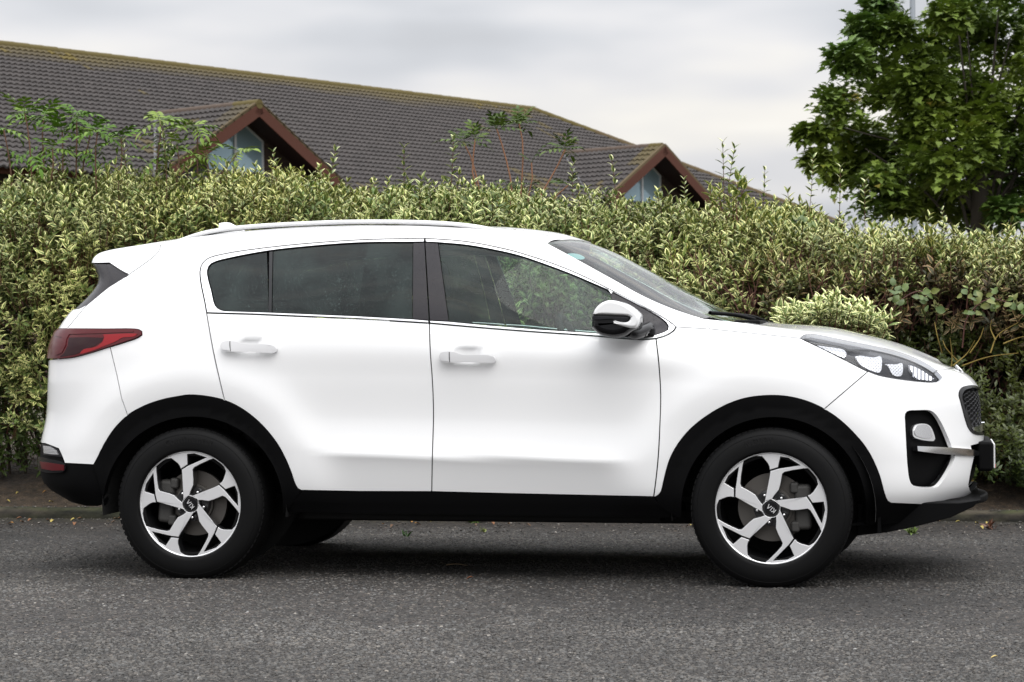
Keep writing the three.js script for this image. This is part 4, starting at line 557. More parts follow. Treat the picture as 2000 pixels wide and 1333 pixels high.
// ---------------------------------------------------------------- ground, kerb, bank
const KERB = (x) => -2.15 - 0.074 * (x + 2.25);                        // z of the kerb's front foot
{
  const chips = dataTex(2048, 2048, (() => {                          // stone chips in worn bitumen: colour
    const N = 2048, r = rng(5), a = new Float32Array(N * N).fill(0.22), t = new Float32Array(N * N);
    for (let i = 0; i < 60000; i++) { const cx = r() * N, cy = r() * N, s = 4.5 + 8.5 * r() ** 1.7, el = 0.65 + 0.5 * r(), an = r() * 3.14, ca = Math.cos(an), sa = Math.sin(an), v = (q => q < 0.02 ? 0.9 + r() * 0.5 : q < 0.35 ? 0.14 + r() * 0.12 : 0.28 + 0.34 * r())(r()), tt = (r() - 0.5) * 0.14; const R = Math.ceil(s * 1.5);
      for (let y = -R; y <= R; y++) for (let x = -R; x <= R; x++) { const u = (x * ca + y * sa) / s, w = (-x * sa + y * ca) / (s * el); if (u * u + w * w < 1) { const k = ((Math.round(cy) + y + N) % N) * N + (Math.round(cx) + x + N) % N; a[k] = v; t[k] = tt; } } }
    globalThis.chipField = a;
    return (x, y) => { const k = y * N + x, f = 1 + 0.16 * vnoise(x / 60, y / 60, 3) + 0.1 * (hash3(x, y, 1) - 0.5), v = a[k] * f; return [clamp(112 * (v * (1.05 + t[k])) ** 0.8, 0, 255), clamp(109 * v ** 0.8, 0, 255), clamp(106 * (v * (0.97 - t[k])) ** 0.8, 0, 255)]; };
  })(), true);
  const f = globalThis.chipField, bump = dataTex(2048, 2048, (x, y) => { const k = y * 2048 + x, n = (y * 2048 + (x + 3) % 2048); const v = 90 + 90 * (f[k] - 0.25) + 60 * (hash3(Math.floor(x / 3), Math.floor(y / 3), 8) - 0.5) + 40 * vnoise(x / 9, y / 9); return [clamp(v, 0, 255), 0, 0]; }, false);
  const mat = (c) => std([1, 1, 1], { map: chips, bumpMap: bump, bumpScale: 0.009, roughness: 0.85, vertexColors: true });
  // car park sheet: fine near the camera, dull and dirty along the kerb
  const X = [], Z = []; for (let x = -60; x <= 60; x += Math.abs(x) < 6 ? 0.12 : 3) X.push(x); for (let s = 0; s < 1; ) { Z.push(s); s += 0.5; }
  const rows = [0, 0.05, 0.12, 0.2, 0.3, 0.42, 0.55, 0.7, 0.9, 1.15, 1.45, 1.8, 2.2, 2.7, 3.2, 3.8, 4.5, 5.5, 6.5, 8, 10, 13, 18, 25, 40, 70];
  const pos = [], uv = [], col = [], idx = [];
  for (const x of X) for (const s of rows) { const z = KERB(x) + s - 0.01; pos.push(x, s < 2.4 ? 0.012 * Math.exp(-s * 3.5) * (1 + fbm(x * 3, z * 3)) : 0, z); uv.push(x / 1.7, z / 1.7);
    const d = clamp(1.15 - s / 0.85 + 0.6 * fbm(x * 1.3, z * 2.2, 1)), g = 0.86 + 0.8 * fbm(x * 0.35, z * 0.8, 7) + 0.45 * fbm(x * 1.7, z * 2.9, 9), moss = clamp(0.9 - s / 0.22 + 0.8 * fbm(x * 2.2, z * 4, 4)) * 0.6;
    let c = [1.0 * g, 1.0 * g, 1.0 * g]; c = [lerp(c[0], 0.60, d * 0.8), lerp(c[1], 0.50, d * 0.8), lerp(c[2], 0.40, d * 0.8)]; c = [lerp(c[0], 0.42, moss), lerp(c[1], 0.45, moss), lerp(c[2], 0.18, moss)]; col.push(...c); }
  for (let i = 0; i < X.length - 1; i++) for (let j = 0; j < rows.length - 1; j++) { const a = i * rows.length + j, b = a + rows.length; idx.push(a, a + 1, b + 1, a, b + 1, b); }
  const g = new THREE.BufferGeometry(); g.setAttribute('position', new THREE.Float32BufferAttribute(pos, 3)); g.setAttribute('uv', new THREE.Float32BufferAttribute(uv, 2)); g.setAttribute('color', new THREE.Float32BufferAttribute(col, 3)); g.setIndex(idx); g.computeVertexNormals();
  const cp = new THREE.Mesh(g, mat()); cp.name = 'car_park'; cp.receiveShadow = true; scene.add(cp); tag(cp, null, null, null, 'structure');
  { // stone chips standing in the bitumen, where the picture shows them one from the other
    const r = rng(303), n = 230000, st = new THREE.IcosahedronGeometry(1, 0); { const p = st.attributes.position; for (let i = 0; i < p.count; i++) { const k = 0.75 + 0.5 * hash3(Math.round(p.getX(i) * 40), Math.round(p.getY(i) * 40), Math.round(p.getZ(i) * 40)); p.setXYZ(i, p.getX(i) * k * 1.15, p.getY(i) * k * 0.7, p.getZ(i) * k); } st.computeVertexNormals(); }
    const list = []; for (let i = 0; i < n; i++) { const z = 4.4 - 6.4 * Math.pow(r(), 1.25), hw = 0.26 * (10.31 - z) + 0.4, x = 3.352 - 0.196 * (10.31 - z) + (r() * 2 - 1) * hw; if (z < KERB(x) + 0.02) continue; const s = 0.0032 + 0.0062 * r() ** 2, q = r(), g = 0.86 + 0.75 * fbm(x * 0.35, z * 0.8, 7) + 0.45 * fbm(x * 1.7, z * 2.9, 9), bare = fbm(x * 0.9 + 4, z * 1.5, 21); if (bare < -0.08 && r() < 0.7) continue;
      const v = (q < 0.006 ? 0.14 + 0.14 * r() : q < 0.3 ? 0.022 + 0.015 * r() : 0.038 + 0.075 * r()) * g, w = (r() - 0.4) * 0.12; list.push({ p: V(x, -s * 0.12, z), q: aim(V((r() - 0.5) * 0.7, 1, (r() - 0.5) * 0.7), r() * 6.28), s, c: lin(v * (1.05 + w), v, v * (0.93 - w)) }); }
    scatter('stone_chips', st, std([1, 1, 1], { roughness: 0.8 }), list, cp); }

  const dirt = dataTex(1024, 1024, (x, y) => { const n = 0.75 * vnoise(x / 40, y / 40, 2) + 0.5 * vnoise(x / 9, y / 9, 5) + 0.6 * (hash3(x >> 1, y >> 1, 4) - 0.5), v = 62 + 22 * n; const st = hash3(x >> 2, y >> 2, 9) > 0.985 ? 60 : 0; return [v * 1.08 + st, v * 0.9 + st, v * 0.7 + st * 0.9]; }, true);
  const dirtB = dataTex(512, 512, (x, y) => [clamp(128 + 70 * vnoise(x / 7, y / 7) + 40 * vnoise(x / 25, y / 25) + 50 * (hash3(x, y, 3) - 0.5), 0, 255), 0, 0], false);
  const soil = std([0.8, 0.8, 0.8], { map: dirt, bumpMap: dirtB, bumpScale: 0.015, roughness: 0.95 });
  const far = new THREE.PlaneGeometry(900, 900).rotateX(-Math.PI / 2).translate(0, -0.03, 0); { const u = far.attributes.uv; for (let i = 0; i < u.count; i++) u.setXY(i, u.getX(i) * 300, u.getY(i) * 300); }
  const gr = new THREE.Mesh(far, std([0.6, 0.75, 0.45], { map: dirt, roughness: 0.95 })); gr.name = 'ground'; gr.receiveShadow = true; scene.add(gr); tag(gr, null, null, null, 'structure');

  // kerb: weathered concrete edging with moss
  const kx = [], kp = [], kc = [], ki = [], ku = [], prof = [[0, -0.03], [0.004, 0.02], [0.008, 0.05], [0.02, 0.068], [0.045, 0.074], [0.085, 0.075], [0.13, 0.072], [0.135, 0.0]];
  const kn = 1400; for (let i = 0; i <= kn; i++) { const x = lerp(-14, 15, i / kn); for (const p of prof) { const n = fbm(x * 6, p[0] * 30, p[1] * 30) * 0.014; kp.push(x, p[1] + n * 0.7, KERB(x) - p[0] + n); ku.push(x, p[0] + p[1]); const m = clamp(0.5 + 2.2 * fbm(x * 3.1, p[0] * 20, p[1] * 22 + 3)); const w = (0.75 + 1.1 * fbm(x * 11, p[1] * 60, 6)) * (p[0] < 0.01 ? 0.6 : 1); kc.push(lerp(0.06, 0.034, m) * w, lerp(0.05, 0.037, m) * w, lerp(0.034, 0.012, m) * w); } }
  for (let i = 0; i < kn; i++) for (let j = 0; j < prof.length - 1; j++) { const a = i * prof.length + j, b = a + prof.length; ki.push(a, b, b + 1, a, b + 1, a + 1); }
  const kg = new THREE.BufferGeometry(); kg.setAttribute('position', new THREE.Float32BufferAttribute(kp, 3)); kg.setAttribute('uv', new THREE.Float32BufferAttribute(ku, 2)); kg.setAttribute('color', new THREE.Float32BufferAttribute(kc, 3)); kg.setIndex(ki); kg.computeVertexNormals();
  const kerb = new THREE.Mesh(kg, std([1, 1, 1], { vertexColors: true, roughness: 0.92, bumpMap: dirtB, bumpScale: 0.004 })); kerb.name = 'kerb'; kerb.castShadow = kerb.receiveShadow = true; scene.add(kerb); tag(kerb, null, null, null, 'structure');

  // planted bank behind the kerb
  const bp = [], bu = [], bi = [], BX = [], BS = []; for (let i = 0; i <= 220; i++) BX.push(lerp(-16, 17, i / 220)); for (let j = 0; j <= 40; j++) BS.push(j / 40 * 5.5);
  for (const x of BX) for (const s of BS) { const z = KERB(x) - 0.12 - s; bp.push(x, 0.045 + 0.26 * sstep(0, 1.3, s) + 0.05 * fbm(x * 3, z * 3, 2) * sstep(0, 0.2, s), z); bu.push(x / 0.9, z / 0.9); }
  for (let i = 0; i < BX.length - 1; i++) for (let j = 0; j < BS.length - 1; j++) { const a = i * BS.length + j, b = a + BS.length; bi.push(a, b, b + 1, a, b + 1, a + 1); }
  const bg = new THREE.BufferGeometry(); bg.setAttribute('position', new THREE.Float32BufferAttribute(bp, 3)); bg.setAttribute('uv', new THREE.Float32BufferAttribute(bu, 2)); bg.setIndex(bi); bg.computeVertexNormals();
  const bank = new THREE.Mesh(bg, soil); bank.name = 'soil_bank'; bank.castShadow = bank.receiveShadow = true; scene.add(bank); tag(bank, null, null, null, 'structure');
}
// ---------------------------------------------------------------- leaves
function leafGeo(len, wid, { fold = 0.25, droop = 0.3, n = 4, tip = 1, uvx = [0, 1] } = {}) {   // along +y from the origin, face towards +z
  const pos = [], uv = [], idx = []; const w = (s) => Math.pow(Math.sin(Math.PI * Math.pow(s, 0.85)), 0.9) * wid / 2;
  for (let i = 0; i <= n; i++) { const s = i / n, b = droop * s * s * len, y = s * len * (1 - droop * 0.25 * s), ww = i === 0 || i === n ? 0.0008 : w(s); for (const k of [-1, 0, 1]) { pos.push(k * ww, y, -b + Math.abs(k) * ww * fold); uv.push(lerp(uvx[0], uvx[1], 0.5 + k * 0.5 * Math.max(0.25, ww / wid * 2)), s); } }
  for (let i = 0; i < n; i++) for (const k of [0, 1]) { const a = i * 3 + k; idx.push(a, a + 1, a + 4, a, a + 4, a + 3); }
  const g = new THREE.BufferGeometry(); g.setAttribute('position', new THREE.Float32BufferAttribute(pos, 3)); g.setAttribute('uv', new THREE.Float32BufferAttribute(uv, 2)); g.setIndex(idx); g.computeVertexNormals(); return g;
}
const place = (g, pos, dir, face, scale = 1) => {                      // leaf's +y along dir, its +z side towards face
  const y = dir.clone().normalize(), x = new THREE.Vector3().crossVectors(y, face).normalize(), z = new THREE.Vector3().crossVectors(x, y), m = new THREE.Matrix4().makeBasis(x.multiplyScalar(scale), y.multiplyScalar(scale), z.multiplyScalar(scale)).setPosition(pos); return g.clone().applyMatrix4(m);
};
const leafTex = canvasTex(512, 256, (g, W, H) => {                     // four leaves side by side: cream margin wide, cream margin narrow, plain, mostly cream
  const r = rng(31); g.fillStyle = '#e0e0bc'; g.fillRect(0, 0, W, H);
  [[0.24, 0.5], [0.34, 0.62], [0.6, 1.0], [0.10, 0.3]].forEach(([a, b], k) => { const cx = 64 + k * 128;
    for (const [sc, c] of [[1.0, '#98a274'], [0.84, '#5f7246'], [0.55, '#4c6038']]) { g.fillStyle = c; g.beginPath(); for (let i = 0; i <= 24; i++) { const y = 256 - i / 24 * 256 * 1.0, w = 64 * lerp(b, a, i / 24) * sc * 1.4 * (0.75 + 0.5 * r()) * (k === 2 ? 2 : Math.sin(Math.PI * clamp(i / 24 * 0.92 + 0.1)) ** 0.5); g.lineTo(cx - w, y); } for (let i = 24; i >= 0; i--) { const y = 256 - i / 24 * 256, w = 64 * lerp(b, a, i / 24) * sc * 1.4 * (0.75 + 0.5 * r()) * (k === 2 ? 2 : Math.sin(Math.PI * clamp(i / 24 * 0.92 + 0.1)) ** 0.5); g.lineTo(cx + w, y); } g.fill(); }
    g.fillStyle = '#a9b184'; g.fillRect(cx - 1.2, 0, 2.4, 256); g.strokeStyle = 'rgba(150,165,110,0.5)'; for (let i = 1; i < 8; i++) for (const s of [-1, 1]) { g.beginPath(); g.moveTo(cx, i * 32); g.lineTo(cx + s * 50, i * 32 - 40); g.stroke(); } });
}, true);
const leafMat = new THREE.MeshPhysicalMaterial({ map: leafTex, roughness: 0.5, specularIntensity: 0.6, transmission: 0.0, thickness: 0, side: THREE.DoubleSide });
const stemMat = std([0.085, 0.03, 0.022], { roughness: 0.7 });
const twigBrown = std([0.075, 0.055, 0.04], { roughness: 0.85 });
function sprig(seed, kind, n = 4, L = 0.14) {                           // upright shoot with opposite leaf pairs; kind picks the leaf on the sheet
  const r = rng(seed), gs = [], st = []; const bend = V((r() - 0.5) * 0.05, 0, (r() - 0.5) * 0.05), at1 = (s) => V(bend.x * s * s, L * s, bend.z * s * s);
  for (let i = 0; i < n; i++) { const s = lerp(0.22, 0.97, i / (n - 1)), c = at1(s), sz = lerp(0.085, 0.055, i / (n - 1)) * (0.85 + 0.3 * r()), open = lerp(1.15, 0.5, i / (n - 1)); for (const k of [0, 1]) { const a = i * 1.57 + k * Math.PI + (r() - 0.5) * 0.5, d = V(Math.cos(a) * Math.sin(open), Math.cos(open), Math.sin(a) * Math.sin(open)), f = V(-Math.cos(a) * Math.cos(open), Math.sin(open), -Math.sin(a) * Math.cos(open)); const q = kind(i, r); gs.push(place(leafGeo(sz, sz * (0.30 + 0.1 * r()), { droop: 0.05 + 0.3 * r(), fold: 0.2 + 0.3 * r(), uvx: [q / 4 + 0.01, q / 4 + 0.24] }), c, d, f)); } }
  return { leaves: mergeGeometries(gs), stem: tube([at1(-0.8), at1(0), at1(0.5), at1(1)], 0.0032, 5, 4, 0.0018) };
}
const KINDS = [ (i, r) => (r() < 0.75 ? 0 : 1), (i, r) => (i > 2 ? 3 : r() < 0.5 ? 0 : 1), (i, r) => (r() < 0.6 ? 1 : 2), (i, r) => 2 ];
function scatter(name, geo, mat, list, parent, kind = 'stuff') {       // list of {p, q, s, c}
  const im = new THREE.InstancedMesh(geo, mat, list.length), m = new THREE.Matrix4(); im.name = name; im.castShadow = im.receiveShadow = true;
  list.forEach((o, i) => { im.setMatrixAt(i, m.compose(o.p, o.q, V(o.s, o.s, o.s))); if (o.c) im.setColorAt(i, o.c); }); im.userData.kind = kind; parent.add(im); return im;
}
// ---------------------------------------------------------------- the hedge
const hedgeTop = curve([[-7, 2.0], [-2.6, 2.02], [-1.9, 2.03], [-1.3, 2.03], [-0.6, 1.96], [0.0, 1.93], [0.6, 1.93], [1.0, 1.86], [1.5, 1.86], [1.8, 1.82], [2.05, 1.82], [2.4, 1.79], [2.8, 1.70], [3.2, 1.65], [3.9, 1.57], [5, 1.57], [8, 1.6]]);
const hedgeFront = curve([[-7, -2.35], [-2.6, -2.35], [-1.6, -2.5], [-0.6, -2.85], [1, -3.0], [2, -3.1], [3, -3.15], [4, -3.25], [8, -3.4]]);
function hedgePoint(x, a, depth) {                                     // a 0 foot of the front .. 1 back of the top
  const H = hedgeTop(x), zf = hedgeFront(x), ph = lerp(-0.95, 2.15, a), A = 1.55, B = H * 0.52, yc = H * 0.48, e = 0.72;
  const c = Math.cos(ph), s = Math.sin(ph), w = 0.34 * fbm(x * 1.15, a * 5.5, 3) + 0.24 * fbm(x * 3.1, a * 11, 8), k = 1 - depth;
  return V(x, yc + B * Math.sign(s) * Math.abs(s) ** e * (1 - depth / B * 0.8) + w * 0.4, zf - A + (A - depth) * Math.sign(c) * Math.abs(c) ** e + w);
}
{
  const hedge = tag(group('variegated_hedge'), 'tall variegated dogwood hedge with cream edged leaves running behind the white car', 'hedge');
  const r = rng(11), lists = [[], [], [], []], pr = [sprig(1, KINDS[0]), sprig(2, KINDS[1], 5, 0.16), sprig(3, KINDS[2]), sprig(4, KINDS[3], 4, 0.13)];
  const N = 84000;
  const clusters = []; for (let i = 0; i < 1250; i++) { const core = i < 1050, x = core ? lerp(-3.3, 4.7, r()) : lerp(-8, 9, r()), a = Math.pow(r(), 0.85) * 0.98, p = hedgePoint(x, a, 0.10 * r() - 0.02), e1 = hedgePoint(x, Math.min(a + 0.01, 1), 0.05), nrm = V(0, -(e1.z - p.z), e1.y - p.y).normalize(); clusters.push({ p, nrm, R: 0.09 + 0.11 * r(), tone: 0.62 + 0.68 * r(), plain: r() < 0.16, cream: r() < 0.22, s: 0.72 + 0.85 * r() ** 2, a, x }); }
  for (let i = 0; i < 70; i++) { const x = lerp(-3.2, -0.5, r()), y = 0.22 + 0.35 * r(); clusters.push({ p: V(x, y, hedgeFront(x) - 0.22 - 0.15 * r()), nrm: V(0, 0.1, 1), R: 0.12, tone: 0.7 + 0.5 * r(), plain: r() < 0.4, cream: false, s: 1.1 + 0.3 * r(), a: 0, x }); }
  for (let i = 0; i < N; i++) {
    if (r() < 0.62) {                                                   // shoots radiating from the end of a branch
      const c = clusters[Math.floor(r() * clusters.length)], j = V(r() * 2 - 1, r() * 2 - 1, r() * 2 - 1); if (j.length() > 1) continue;
      const p = c.p.clone().addScaledVector(j, c.R); if (p.y < 0.16) continue; const low = sstep(1.5, 0.7, p.y), right = sstep(1.9, 2.9, p.x) * sstep(1.62, 1.2, p.y); if (r() < right * 0.45) continue;
      const hole = fbm(p.x * 1.5, p.y * 2.6, p.z * 1.2 + 5); if (hole < 0.03 + 0.07 * sstep(-0.2, -1, p.x) - 0.22 * (1 - low) && r() < 0.85 * low + 0.25) continue;
      const d = V((r() - 0.5) * 0.5, 0.55, (r() - 0.5) * 0.5).addScaledVector(c.nrm, 0.55).addScaledVector(j, 0.75), warm = fbm(p.x * 0.7 + 3, p.y, 2), tone = c.tone * (0.8 + 0.35 * r()) * (1 + 0.3 * fbm(p.x * 0.8, p.y * 0.8, 9)) * (1 - 0.42 * right), dry = r() < right * 0.7;
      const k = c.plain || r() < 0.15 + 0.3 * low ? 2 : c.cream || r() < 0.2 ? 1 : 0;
      lists[k].push({ p, q: aim(d, r() * 6.28), s: c.s * (0.56 + 0.32 * r()), c: dry ? lin(0.72 * tone, 0.46 * tone, 0.34 * tone) : lin(tone * (1.12 + 0.14 * warm), tone * 1.07, tone * (0.68 - 0.18 * warm)) }); continue;
    }
    const core = r() < 0.86, x = core ? lerp(-3.3, 4.7, r()) : lerp(-8, 9, r()), a = Math.pow(r(), 0.9) * 0.98, layer = r(), depth = layer < 0.12 ? 0.10 * r() - 0.02 : layer < 0.5 ? 0.10 + 0.16 * r() : 0.24 + 0.5 * r();
    const p = hedgePoint(x, a, depth); if (p.y < 0.16) continue;
    const hole = fbm(p.x * 1.5, p.y * 2.6, p.z * 1.2 + 5) ; const low = sstep(1.5, 0.7, p.y);
    if (depth < 0.24 && hole < 0.02 + 0.07 * sstep(-0.2, -1, p.x) - 0.2 * (1 - low) && r() < 0.9 * low + 0.35) continue;
    const right = sstep(1.9, 2.9, p.x) * sstep(1.62, 1.2, p.y); if (depth < 0.2 && r() < right * 0.55) continue;
    const e1 = hedgePoint(x, Math.min(a + 0.01, 1), depth), nrm = V(0, -(e1.z - p.z), e1.y - p.y).normalize(); const d = V((r() - 0.5) * 0.9, 0.62, (r() - 0.5) * 0.7).addScaledVector(nrm, 0.75);
    const patch = fbm(x * 0.9, p.y * 1.3, 51); const shade = depth > 0.22 ? 3 : r() < 0.26 + 0.3 * low + 1.1 * patch ? 2 : r() < 0.35 ? 1 : 0; const dry = r() < right * 0.8;  // deep shoots take the plain darker leaf, colouring in the hedge's inner darkness
    const tone = (0.62 + 0.40 * r() + 0.35 * fbm(p.x * 0.8, p.y * 0.8, 9)) * (1 - 0.42 * right), warm = fbm(p.x * 0.7 + 3, p.y, 2);
    const c = dry ? lin(0.75 * tone, 0.5 * tone, 0.42 * tone) : lin(tone * (1.12 + 0.14 * warm), tone * 1.07, tone * (0.68 - 0.18 * warm));
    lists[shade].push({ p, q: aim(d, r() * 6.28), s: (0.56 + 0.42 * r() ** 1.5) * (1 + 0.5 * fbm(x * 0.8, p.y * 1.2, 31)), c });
  }
  // shoots that stand above the clipped top
  for (let i = 0; i < 1500; i++) { const x = lerp(-3.2, 4.7, r()), p = hedgePoint(x, lerp(0.42, 0.95, r()), -0.02 - 0.17 * r() ** 3); const c = 0.95 + 0.25 * r(); lists[r() < 0.6 ? 1 : 0].push({ p, q: aim(V((r() - 0.5) * 0.5, 1, (r() - 0.5) * 0.5 + 0.1), r() * 6.28), s: 0.62 + 0.42 * r(), c: lin(c * 1.06, c * 1.03, c * 0.74) }); }
  // single long shoots
  const tall = sprig(8, KINDS[1], 8, 0.34), tl = []; for (const [u, v] of [[1414, 330], [1420, 345], [1490, 365], [1582, 362], [1640, 375], [880, 330], [790, 345], [325, 305], [330, 312], [540, 335], [1205, 372], [1340, 385], [1690, 410], [250, 330], [640, 352], [1120, 372], [1850, 440]]) tl.push({ p: at(u, v + 45, 14.0 + r()), q: aim(V((r() - 0.5) * 0.25, 1, 0), r() * 6.28), s: 0.75 + 0.35 * r(), c: lin(1.05, 1.05, 0.9) });
  for (let i = 0; i < 110; i++) { const x = lerp(-3, 4.6, r()), p = hedgePoint(x, lerp(0.5, 0.85, r()), 0.08); tl.push({ p, q: aim(V((r() - 0.5) * 0.35, 1, (r() - 0.5) * 0.3), r() * 6.28), s: 0.45 + 0.4 * r(), c: lin(1.0, 1.0, 0.85) }); }
  scatter('shoots', tall.leaves, leafMat, tl, hedge); scatter('twigs', tall.stem, stemMat, tl, hedge);
  const names = ['foliage', 'foliage', 'foliage', 'foliage'];
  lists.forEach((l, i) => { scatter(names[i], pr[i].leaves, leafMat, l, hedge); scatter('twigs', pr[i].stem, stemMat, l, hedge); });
  // branches from the ground
  const br = []; for (let i = 0; i < 260; i++) { const x = lerp(-3.2, 4.6, r()), top = hedgePoint(x + (r() - 0.5) * 0.5, lerp(0.25, 0.7, r()), 0.12 + 0.2 * r()), ft = V(x, 0.2, hedgeFront(x) - 0.7 - 0.5 * r()), mid = ft.clone().lerp(top, 0.5).add(V((r() - 0.5) * 0.3, 0, (r() - 0.5) * 0.3)); br.push(tube([ft, mid, top], 0.011, 6, 5, 0.004)); }
  const b = mesh('branches', mergeGeometries(br), twigBrown, hedge); b.userData.kind = 'stuff';
  // bare reddish twigs showing through on the right
  const tw = []; for (let i = 0; i < 950; i++) { const x = lerp(1.7, 4.6, r()), p = hedgePoint(x, lerp(0.22, 0.52, r()), 0.0 + 0.15 * r()), d = V((r() - 0.5) * 1.4, 0.5 + r() * 0.6, 0.25 * (r() - 0.2)).normalize().multiplyScalar(0.12 + 0.22 * r()); tw.push(tube([p, p.clone().addScaledVector(d, 0.5).add(V((r() - 0.5) * 0.04, (r() - 0.5) * 0.03, 0)), p.clone().add(d)], 0.0042, 4, 4, 0.0018)); }
  const t = mesh('bare_twigs', mergeGeometries(tw), std([0.13, 0.055, 0.042], { roughness: 0.85 }), hedge); t.userData.kind = 'stuff';
}
// ---------------------------------------------------------------- the building behind the hedge
{
  const bld = tag(group('office_building', scene, [-19.9765, 0, -41.1623]), 'long building with dark grey tiled roof and two timber gables beyond the hedge', 'building');
  bld.rotation.y = Math.atan2(0.86766, 0.49716);
  const RY = 8.826, TN = 0.52, EAVE = 7.3, LEN = 21.057, ph = Math.atan(TN), r = rng(21);
  const tileG = (() => { const pos = [], idx = [], n = 6, w = 0.184, l = 0.36; for (let i = 0; i <= n; i++) { const s = i / n, x = (s - 0.5) * w, h = 0.042 * Math.pow(Math.sin(Math.PI * clamp(s * 1.25)), 0.8) * (s < 0.8 ? 1 : 0) + 0.004; pos.push(x, h * 0.7 + 0.005, 0, x, h + 0.044, l, x, h - 0.012, l); } for (let i = 0; i < n; i++) { const a = i * 3, b = a + 3; idx.push(a, a + 1, b + 1, a, b + 1, b, a + 1, a + 2, b + 2, a + 1, b + 2, b + 1); } const g = new THREE.BufferGeometry(); g.setAttribute('position', new THREE.Float32BufferAttribute(pos, 3)); g.setAttribute('uv', new THREE.Float32BufferAttribute(new Float32Array(pos.length / 3 * 2), 2)); g.setIndex(idx); const q = g.toNonIndexed(); q.computeVertexNormals(); return q; })();
  const tileM = std([1, 1, 1], { roughness: 0.85 }), ridgeM = std([0.10, 0.078, 0.024], { roughness: 0.95 }), hipM = std([0.10, 0.072, 0.035], { roughness: 0.95 });
  const timber = std([0.075, 0.022, 0.011], { roughness: 0.85 }), soffit = std([0.03, 0.012, 0.009], { roughness: 0.8 }), brick = std([1, 1, 1], { roughness: 0.9, map: canvasTex(256, 256, (g) => { g.fillStyle = '#3b3330'; g.fillRect(0, 0, 256, 256); for (let y = 0; y < 12; y++) for (let x = 0; x < 5; x++) { const v = 50 + r() * 26; g.fillStyle = `rgb(${v * 1.05},${v * 0.82},${v * 0.72})`; g.fillRect((x * 52 + (y % 2) * 26) % 260 - 4, y * 21.3, 48, 18); } }, true, [1 / 1.2, 1 / 0.9]) });
  const tileTone = (s, d) => { const k = 0.8 + 0.35 * r(), lich = clamp(1 - d / 0.8 + 0.9 * fbm(s * 0.35, d * 0.5, 3)) * (d < 1.6 ? 0.8 : 0) + (fbm(s * 0.5, d * 0.5, 12) > 0.36 && r() < 0.45 ? 0.7 : 0); const b = [0.045 * k, 0.0385 * k, 0.0365 * k]; return lin(lerp(b[0], 0.09, lich), lerp(b[1], 0.068, lich), lerp(b[2], 0.02, lich)); };
  const gables = [{ s: 2.086, r0: 3.637, y: 6.935 }, { s: 18.366, r0: 3.515, y: 6.998 }], GT2 = 0.62, GR = 7.42;
  const gy = (s, rr) => Math.max(...gables.map((g) => (rr > g.r0 - 0.4 ? g.y - GT2 * Math.abs(s - g.s) : -9)));
  const main = []; const q0 = new THREE.Quaternion().setFromAxisAngle(V(1, 0, 0), ph);
  for (let row = 0; row * 0.30 * Math.cos(ph) < EAVE + 0.1; row++) { const d = row * 0.30, rr = d * Math.cos(ph), y = RY - d * Math.sin(ph); for (let s = -14 + (row % 2) * 0.0; s < LEN + rr; s += 0.184) { if (gy(s, rr) > y + 0.1) continue; main.push({ p: V(s, y, rr), q: q0, s: 1, c: tileTone(s, d) }); } }
  scatter('roof_tiles', tileG, tileM, main, bld);
  // gable roofs, boards, walls, windows
  for (const g of gables) {
    const dorm = []; const gp = Math.atan(GT2), half = 2.75;
    for (const sd of [-1, 1]) { const q = new THREE.Quaternion().setFromAxisAngle(V(0, 0, 1), -sd * gp).multiply(new THREE.Quaternion().setFromAxisAngle(V(0, 1, 0), sd * Math.PI / 2)); for (let row = 0; row * 0.3 * Math.cos(gp) < half; row++) { const d = row * 0.3, ds = d * Math.cos(gp), y = g.y - d * Math.sin(gp); for (let rr = g.r0 - 0.3; rr < GR; rr += 0.184) { if (y < RY - TN * rr - 0.25) continue; dorm.push({ p: V(g.s + sd * ds, y, rr), q, s: 1, c: tileTone(rr * 3 + g.s, rr > GR - 0.6 && d < 1.2 ? d * 0.5 : d + 1.2) }); } } }
    scatter('gable_roof_tiles', tileG, tileM, dorm, bld);
    const L = half / Math.cos(gp);
    for (const sd of [-1, 1]) {
      const bd = rbox(L, 0.27, 0.045, 0.008).translate(sd * L / 2, -0.15, 0).rotateZ(-sd * gp).translate(g.s, g.y - 0.0, GR + 0.02); mesh('bargeboard', bd, timber, bld);
      mesh('verge_tile_edge', box(L, 0.07, 0.09).translate(sd * L / 2, 0.02, 0).rotateZ(-sd * gp).translate(g.s, g.y + 0.0, GR - 0.01), hipM, bld);
      mesh('soffit', box(L, 0.03, 0.8).translate(sd * L / 2, -0.12, 0).rotateZ(-sd * gp).translate(g.s, g.y, GR - 0.42), soffit, bld);
    }
    for (let i = 0, rr = g.r0 + 0.05; rr < GR - 0.3; rr += 0.42, i++) mesh('ridge_tile', new THREE.CylinderGeometry(0.115, 0.125, 0.44, 12, 1, false, 0, Math.PI * 2).rotateX(Math.PI / 2).translate(g.s, g.y - 0.03, rr + 0.2), rr > GR - 0.9 ? ridgeM : std([0.085, 0.06, 0.045], { roughness: 0.9 }), bld);
    const wz = GR - 0.8, sh = new THREE.Shape(); sh.moveTo(-half + 0.1, 4.2); sh.lineTo(half - 0.1, 4.2); sh.lineTo(half - 0.1, g.y - 0.15 - GT2 * (half - 0.1)); sh.lineTo(0, g.y - 0.15); sh.lineTo(-half + 0.1, g.y - 0.15 - GT2 * (half - 0.1)); sh.closePath();
    const W = 0.92, top = (x) => g.y - 0.24 - GT2 * Math.abs(x), hole = new THREE.Path(); hole.moveTo(-W, 4.6); hole.lineTo(W, 4.6); hole.lineTo(W, top(W)); hole.lineTo(0, top(0)); hole.lineTo(-W, top(W)); hole.closePath(); sh.holes.push(hole);
